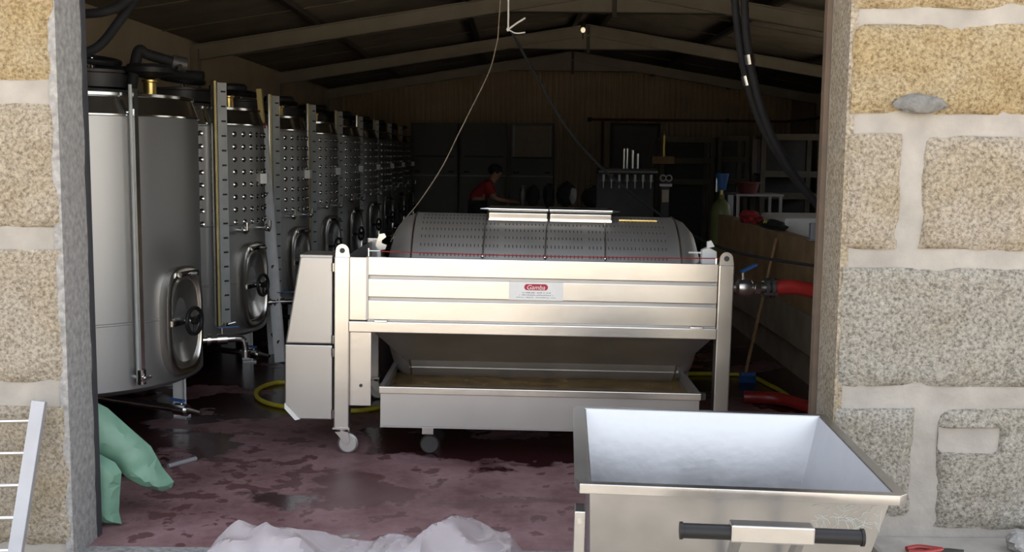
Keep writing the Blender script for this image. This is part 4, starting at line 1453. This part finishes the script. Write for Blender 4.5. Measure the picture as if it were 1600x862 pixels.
# ================================================================== back of the hall
# three tall grey cabinets against the ribbed wall
CY = 22.6
cabs = [(642, 716, 'grey two-panel cabinet at the left of the three by the back wall'),
        (718, 793, 'grey plain cabinet in the middle of the three by the back wall'),
        (796, 866, 'grey cabinet with a cream upper inset panel by the back wall')]
for k, (a, b, lb) in enumerate(cabs):
    xa, xb = at(a, 250, CY).x, at(b, 250, CY).x
    zt = at((a + b) / 2, 192, CY).z
    c = thing('tall_cabinet', lb, 'cabinet', ((xa + xb) / 2, CY, 0), group='tall cabinets on the back wall')
    w = (xb - xa) / 2 - 0.012
    MB().box(-w, w, 0, 0.5, 0, zt).build('body', 'cabinet', c, bevel=0.01)
    zm = at(760, 274, CY).z
    MB().box(-w + 0.03, w - 0.03, -0.02, 0.0, zm + 0.03, zt - 0.04).build('upper_door', 'cabinet', c, bevel=0.006)
    lo2 = MB().box(-w + 0.03, w - 0.03, -0.02, 0.0, 0.08, zm - 0.05).build('lower_door', 'cabinet', c, bevel=0.006)
    for s in (-1, 1):
        MB().box(s * w * 0.72 - 0.06, s * w * 0.72 + 0.06, -0.03, 0.0, zm + 0.05, zm + 0.09).build('handle_slot', 'dark', c)
    MB().box(-w, w, -0.025, 0.0, zm - 0.02, zm + 0.005).build('middle_rail', 'alu_pale', c)
    zq = zm + (zt - zm) * 0.36
    if k == 2:
        MB().box(-w + 0.07, w - 0.07, -0.045, -0.02, zq, zt - 0.06).build('inset_panel', 'cream', c)
        MB().box(-w + 0.05, -w + 0.09, -0.055, -0.02, zq, zt - 0.05).build('inset_frame', 'alu_pale', c)
        MB().box(w - 0.09, w - 0.05, -0.055, -0.02, zq, zt - 0.05).build('inset_frame', 'alu_pale', c)
        MB().box(-w + 0.04, w - 0.04, -0.06, -0.02, zq - 0.04, zq).build('inset_sill', 'dark', c)
    else:
        MB().box(-w + 0.08, w - 0.08, -0.028, -0.018, zq - 0.012, zq + 0.012).build('panel_joint', 'dark', c)
# grey service door on the back wall
xa, xb = at(956, 225, CY + 0.4).x, at(1030, 225, CY + 0.4).x
d1 = thing('door_1', 'dark grey service door in the ribbed back wall', 'door', ((xa + xb) / 2, CY + 0.5, 0), kind='structure')
w = (xb - xa) / 2
zt = at(990, 192, CY + 0.4).z
MB().box(-w + 0.05, w - 0.05, 0, 0.05, 0.0, zt - 0.05).build('leaf', 'cabinet', d1, bevel=0.006)
for s in (-1, 1):
    MB().box(s * w - 0.03, s * w + 0.03, -0.03, 0.05, 0, zt).build('frame', 'dark', d1)
MB().box(-w, w, -0.03, 0.05, zt - 0.06, zt).build('frame', 'dark', d1)
MB().box(-w * 0.5, w * 0.5, -0.008, 0.0, 1.2, zt - 0.2).build('door_panel', 'cabinet', d1, bevel=0.003)
# red pipe on the back wall turning on to the right wall
pz = at(1050, 188, YB - 0.12).z
pa = at(921, 188, YB - 0.12)
rp = thing('red_wall_pipe', 'thin dark red pipe run along the back and right walls', 'pipe', (pa.x, YB - 0.12, pz))
MB().tube([(0, 0, 0), (XR - 0.12 - pa.x, 0, 0), (XR - 0.12 - pa.x, -14, 0)], 0.028, 10).build('level_run', 'redpaint', rp)
xd = at(941, 220, YB - 0.12).x - pa.x
MB().tube([(xd, -0.02, 0), (xd, -0.02, -1.4)], 0.03, 10).build('drop_pipe', 'redpaint', rp)
for q in (0.0, 2.9):
    MB().cyl((q - 0.04, 0, 0), (q + 0.04, 0, 0), 0.045, n=12).build('clamp', 'dark', rp)

# bottling machine
BY = 13.2
b0, b1 = at(936, 268, BY), at(1026, 268, BY)
bm_ = thing('bottling_machine', 'dark bottle filling machine with a row of nozzles before the back wall', 'machine', ((b0.x + b1.x) / 2, BY, 0))
w = (b1.x - b0.x) / 2
zt = b0.z
MB().box(-w, w, 0.0, 0.35, zt - 0.03, zt + 0.04).build('head_box', 'dark', bm_, bevel=0.01)
MB().cyl((-w - 0.01, -0.025, zt), (w + 0.01, -0.025, zt), 0.013, n=10).build('front_tube', 'press_dark', bm_)
for k in range(7):
    xx = -w + 0.06 + k * (2 * w - 0.12) / 6
    nz = MB().cyl((xx, 0.06, zt - 0.03), (xx, 0.06, zt - 0.12), 0.02, n=10).cyl((xx, 0.06, zt - 0.12), (xx, 0.06, zt - 0.20), 0.009, n=8)
    nz.cyl((xx - 0.03, 0.05, zt - 0.105), (xx + 0.03, 0.05, zt - 0.105), 0.007, n=6)
    nz.build('nozzle', 'press_dark', bm_)
for xa, h_ in ((976, 0.24), (981, 0.24), (990, 0.22), (998, 0.18)):
    xx = at(xa, 250, BY).x - bm_.location.x
    MB().cyl((xx, 0.1, zt + 0.04), (xx, 0.1, zt + 0.04 + h_), 0.013, n=10).build('riser_pipe', 'polish', bm_)
MB().box(-w, w, 0.0, 0.4, 0.0, 0.72).build('base_cabinet', 'dark', bm_, bevel=0.01)
MB().box(-w, w, 0.30, 0.38, 0.72, zt).build('rear_plate', 'dark', bm_)
cl = at(1040, 285, BY).x - bm_.location.x
cm = MB().box(cl - 0.05, cl + 0.05, 0.0, 0.12, 0, zt - 0.1)
cm.build('control_column', 'dark', bm_, bevel=0.008)
for s in (-1, 1):
    MB().torus((cl + s * 0.035, -0.02, zt - 0.07), (0, 1, 0), 0.035, 0.009, 16, 6).build('control_ring', 'press_dark', bm_)
MB().box(cl - 0.075, cl + 0.075, -0.03, 0.03, zt - 0.17, zt - 0.14).build('control_bar', 'press_dark', bm_)
MB().box(cl - 0.04, cl + 0.04, -0.015, 0.0, zt - 0.36, zt - 0.21).build('control_panel', 'cream', bm_)


# storage racks on the right
def rack(a, b, top_px, Y, shelves, lb, depth=0.6):
    xa, xb = at(a, 260, Y).x, at(b, 260, Y).x
    zt = at((a + b) / 2, top_px, Y).z
    r = thing('storage_rack', lb, 'rack', ((xa + xb) / 2, Y, 0), group='storage racks at the back right')
    w = (xb - xa) / 2
    for s in (-1, 1):
        for yy in (0, depth):
            MB().box(s * w - 0.035, s * w + 0.035, yy - 0.03, yy + 0.03, 0, zt).build('upright', 'rackpaint', r)
    for py in shelves:
        z_ = at((a + b) / 2, py, Y).z
        MB().box(-w, w, -0.045, -0.025, z_ - 0.045, z_ + 0.045).build('shelf_beam', 'rackpaint', r)
        MB().box(-w, w, -0.02, depth, z_ - 0.02, z_).build('shelf', 'dark', r)
    MB().box(-w, w, depth, depth + 0.02, 0.1, zt).build('back_sheet', 'dark', r)
    return r


rack(1034, 1112, 216, 18.0, (218, 251, 284), 'dark storage rack with pale shelf beams behind the bottling machine')
rack(1124, 1166, 214, 18.0, (216, 249, 283), 'narrow storage rack between the two wider racks')
rack(1192, 1280, 212, 16.0, (214, 272, 306), 'storage rack with yellowish uprights behind the hanging black hoses')
# small tan block and upright on the first rack
q = at(1036, 250, 17.9)
tag(MB().box(q.x - 0.2, q.x + 0.16, 17.75, 17.93, q.z - 0.06, q.z + 0.06).build('wooden_block', 'wood'), 'short wooden block on the shelf beam of the wide rack', 'block')
tag(MB().cyl((q.x, 17.85, q.z + 0.06), (q.x, 17.85, q.z + 0.40), 0.035, n=12).build('brass_tube', 'brass'), 'upright brass tube standing on the wooden block', 'tube')
# gas cylinder and blue jug
gy_ = 11.6
g0 = at(1127, 310, gy_)
gc = thing('gas_cylinder', 'olive green gas cylinder beyond the end of the low wall', 'gas cylinder', (g0.x, gy_, 0))
MB().lathe([(0.001, 0), (0.10, 0.0), (0.105, 0.02), (0.105, 1.0), (0.09, 1.08), (0.05, 1.13), (0.03, 1.15), (0.03, 1.19), (0.001, 1.19)], 28).build('body', 'olive', gc)
MB().cyl((0, 0, 1.18), (0, 0, 1.24), 0.02, n=12).build('valve', 'brass', gc)
MB().cyl((-0.055, -0.01, 1.22), (-0.055, -0.01, 1.40), 0.014, n=10).build('regulator_pipe', 'polish', gc)
MB().lathe([(0.001, 1.24), (0.045, 1.24), (0.055, 1.30), (0.072, 1.40), (0.072, 1.415), (0.001, 1.415)], 20).build('blue_cap', 'blue', gc)
wp = at(1145, 320, gy_)
tag(MB().box(wp.x - 0.03, wp.x + 0.03, gy_ + 0.12, gy_ + 0.17, 0, at(1143, 305, gy_).z).build('pale_post', 'alu_pale', bevel=0.005), 'pale metal post standing beside the olive gas cylinder', 'post')
# steel work table with a red crate
ta, tb = at(1150, 303, 12.8), at(1225, 303, 12.8)
tt_ = thing('work_table', 'thin-legged steel table behind the low brown wall', 'table', ((ta.x + tb.x) / 2, 12.8, 0))
w = (tb.x - ta.x) / 2
MB().box(-w, w, 0, 0.6, ta.z - 0.025, ta.z).build('table_top', 'press_dark', tt_)
for sx in (-1, 1):
    for yy in (0.02, 0.56):
        MB().box(sx * (w - 0.03) - 0.018, sx * (w - 0.03) + 0.018, yy, yy + 0.036, 0, ta.z - 0.025).build('leg', 'press_dark', tt_)
# grey rod laid in as a reflection streak on the wet floor
ra_, rb_ = fl(262, 728, 0.012), fl(306, 716, 0.012)
tag(MB().cyl(ra_, rb_, 0.012, n=10).build('reflection_rod', 'alu_pale'), 'short grey rod standing in for a reflection on the wet floor near the green sack', 'rod')
rx_ = at(1170, 292, 12.9)
rc = thing('red_tub', 'dark red tub standing on the steel table', 'tub', (rx_.x, 12.95, ta.z))
MB().lathe([(0.001, 0.003), (0.10, 0.003), (0.13, 0.12), (0.145, 0.125), (0.145, 0.14), (0.13, 0.135), (0.10, 0.02), (0.001, 0.02)], 24).build('body', 'redpaint', rc)
# sorting table with bags behind the press
SY = 15.8
sx0, sx1 = at(796, 320, SY).x, at(965, 320, SY).x
sz = at(870, 326, SY).z
stb = thing('sorting_table', 'long dark sorting table between the press and the back wall', 'table', ((sx0 + sx1) / 2, SY, 0))
w = (sx1 - sx0) / 2
MB().box(-w, w, -0.1, 0.6, sz - 0.05, sz).build('table_top', 'dark', stb)
for sx in (-1, 1):
    for yy in (-0.06, 0.5):
        MB().box(sx * (w - 0.05) - 0.03, sx * (w - 0.05) + 0.03, yy, yy + 0.06, 0, sz - 0.05).build('leg', 'dark', stb)
for k, (px, ptop, wpx, m, lb) in enumerate((
        (816, 292, 10, 'palecloth', 'small grey bag next to the person in red'),
        (833, 293, 22, 'darkcloth', 'wide black bag in the middle of the sorting table'),
        (857, 291, 16, 'darkcloth', 'narrow black bag between two wider bags on the sorting table'),
        (886, 288, 34, 'darkcloth', 'round black bag with a pale cloth on it, on the sorting table'),
        (928, 295, 36, 'darkcloth', 'low black bag nearest the bottling machine on the sorting table'))):
    zt = at(px, ptop, SY).z
    c = at(px, 310, SY)
    h_ = (zt - sz) / 2
    b = thing('filled_bag', lb, 'bag', (c.x, SY + 0.22, sz), group='bags on the sorting table')
    MB().blob((0, 0, h_ * 1.12), (wpx / F_PX * SY / 2, 0.14, h_), 0.2, 2.2, 20, 12, k * 2.3).build('bag', m if k != 0 else 'cabinet', b)
    MB().cyl((0.01, 0, h_ * 1.75), (0.03, -0.01, h_ * 2.0 + 0.03), 0.03, 0.045, n=10).build('tied_neck', m if k != 0 else 'cabinet', b)
    if k == 3:
        MB().blob((0.09, -0.12, h_ * 1.05), (0.055, 0.03, 0.11), 0.3, 2.2, 14, 10, 1).build('pale_cloth', 'palecloth', b)
tag(MB().blob((at(945, 325, 14.6).x, 14.6, at(945, 325, 14.6).z - 0.11), (0.14, 0.12, 0.20), 0.3, 2, 20, 12, 8).build('red_bundle', 'redcloth'), 'dark red cloth bundle just above the right hatch cover', 'bundle')
rbz = at(945, 325, 14.6)
stool = thing('wooden_stool', 'small wooden stool carrying the dark red bundle behind the press', 'stool', (rbz.x, 14.6, 0))
zs = rbz.z - 0.36
MB().box(-0.2, 0.2, -0.18, 0.18, zs - 0.03, zs + 0.02).build('seat', 'wood', stool)
for sx in (-0.16, 0.16):
    for sy in (-0.14, 0.14):
        MB().box(sx - 0.02, sx + 0.02, sy - 0.02, sy + 0.02, 0, zs - 0.03).build('leg', 'wood', stool)

# ================================================================== person in red
per = thing('person', 'person in a dark red shirt bending forward over the sorting table', 'person', (at(748, 330, 16.2).x, 16.2, 0))


def skin(name, chain, m, levels=2):
    """chain: {key: (pos, radius, parent)}; the first key is the root"""
    keys = list(chain)
    idx = {k: i for i, k in enumerate(keys)}
    me = bpy.data.meshes.new(name)
    me.from_pydata([chain[k][0] for k in keys], [(idx[k], idx[chain[k][2]]) for k in keys if chain[k][2]], [])
    o = bpy.data.objects.new(name, me)
    COL.objects.link(o)
    md = o.modifiers.new('skin', 'SKIN')
    if not me.skin_vertices:
        bpy.context.view_layer.objects.active = o
    sv = me.skin_vertices[0].data
    for i, k in enumerate(keys):
        r = chain[k][1]
        sv[i].radius = (r, r) if not isinstance(r, tuple) else r
    sv[0].use_root = True
    sb = o.modifiers.new('sub', 'SUBSURF')
    sb.levels = levels
    sb.render_levels = levels
    dg = bpy.context.evaluated_depsgraph_get()
    me2 = bpy.data.meshes.new_from_object(o.evaluated_get(dg))
    bpy.data.objects.remove(o)
    me2.name = name
    me2.materials.clear()
    me2.materials.append(M[m])
    me2.polygons.foreach_set('use_smooth', [True] * len(me2.polygons))
    o2 = bpy.data.objects.new(name, me2)
    COL.objects.link(o2)
    o2.parent = per
    return o2


S, Nk, Hd = Vector((0.16, 0, 1.17)), Vector((0.235, 0, 1.235)), Vector((0.275, 0, 1.32))
body = {'hip': ((-0.03, 0, 0.86), 0.13, None), 'waist': ((0.0, 0, 0.98), 0.115, 'hip'), 'chest': ((0.08, 0, 1.10), 0.135, 'waist'),
        'neck': ((0.20, 0, 1.20), 0.055, 'chest'), 'head0': ((0.235, 0, 1.26), 0.07, 'neck'), 'head1': ((0.255, 0, 1.33), 0.092, 'head0'), 'head2': ((0.262, 0, 1.385), 0.075, 'head1'),
        'nose': ((0.345, 0, 1.305), 0.016, 'head1')}
for s, n_ in ((-1, 'l'), (1, 'r')):
    body['hp' + n_] = ((-0.02, 0.10 * s, 0.82), 0.095, 'hip')
    body['kn' + n_] = ((0.05, 0.13 * s, 0.46), 0.062, 'hp' + n_)
    body['an' + n_] = ((-0.03, 0.13 * s, 0.09), 0.042, 'kn' + n_)
    body['to' + n_] = ((0.12, 0.14 * s, 0.035), 0.035, 'an' + n_)
    body['sh' + n_] = ((0.13, 0.17 * s, 1.13), 0.058, 'chest')
    body['el' + n_] = ((0.24, 0.22 * s, 0.94), 0.045, 'sh' + n_)
    body['wr' + n_] = ((0.44, 0.16 * s, 0.90), 0.028, 'el' + n_)
    body['pa' + n_] = ((0.51, 0.15 * s, 0.895), 0.032, 'wr' + n_)
    for f in range(4):
        yy = (0.15 + (f - 1.5) * 0.022) * s
        ln_ = (0.065, 0.078, 0.074, 0.058)[f]
        body['fa%d' % f + n_] = ((0.545 + ln_ * 0.4, yy, 0.893), 0.009, 'pa' + n_)
        body['fb%d' % f + n_] = ((0.545 + ln_, yy, 0.870), 0.008, 'fa%d' % f + n_)
    body['th' + n_] = ((0.515, (0.15 - 0.055) * s, 0.885), 0.010, 'pa' + n_)
    body['ti' + n_] = ((0.555, (0.15 - 0.068) * s, 0.872), 0.009, 'th' + n_)
skin('body', body, 'skin')
shirt = {'waist': ((-0.028, 0, 0.86), 0.150, None), 'mid': ((0.0, 0, 0.985), 0.150, 'waist'), 'chest': ((0.075, 0, 1.10), 0.162, 'mid'), 'col': ((0.185, 0, 1.185), 0.072, 'chest')}
for s, n_ in ((-1, 'l'), (1, 'r')):
    shirt['sh' + n_] = ((0.13, 0.175 * s, 1.13), 0.078, 'chest')
    shirt['sl' + n_] = ((0.21, 0.212 * s, 0.985), 0.066, 'sh' + n_)
skin('shirt', shirt, 'redcloth')
tro = {'hip': ((-0.03, 0, 0.85), 0.140, None)}
for s, n_ in ((-1, 'l'), (1, 'r')):
    tro['hp' + n_] = ((-0.02, 0.10 * s, 0.80), 0.110, 'hip')
    tro['kn' + n_] = ((0.05, 0.13 * s, 0.46), 0.078, 'hp' + n_)
    tro['an' + n_] = ((-0.03, 0.13 * s, 0.11), 0.062, 'kn' + n_)
skin('trousers', tro, 'darkcloth')
MB().blob((0.238, 0, 1.365), (0.108, 0.100, 0.085), 0.15, 3, 20, 12, 2).build('hair', 'hair', per)
for s in (-1, 1):
    MB().blob((0.235, 0.095 * s, 1.305), (0.02, 0.012, 0.03)).build('ear', 'skin', per)
    MB().blob((0.335, 0.035 * s, 1.335), (0.012, 0.014, 0.010)).build('eye', 'hair', per)
MB().blob((0.332, 0, 1.272), (0.012, 0.028, 0.007)).build('mouth', 'redcloth', per)
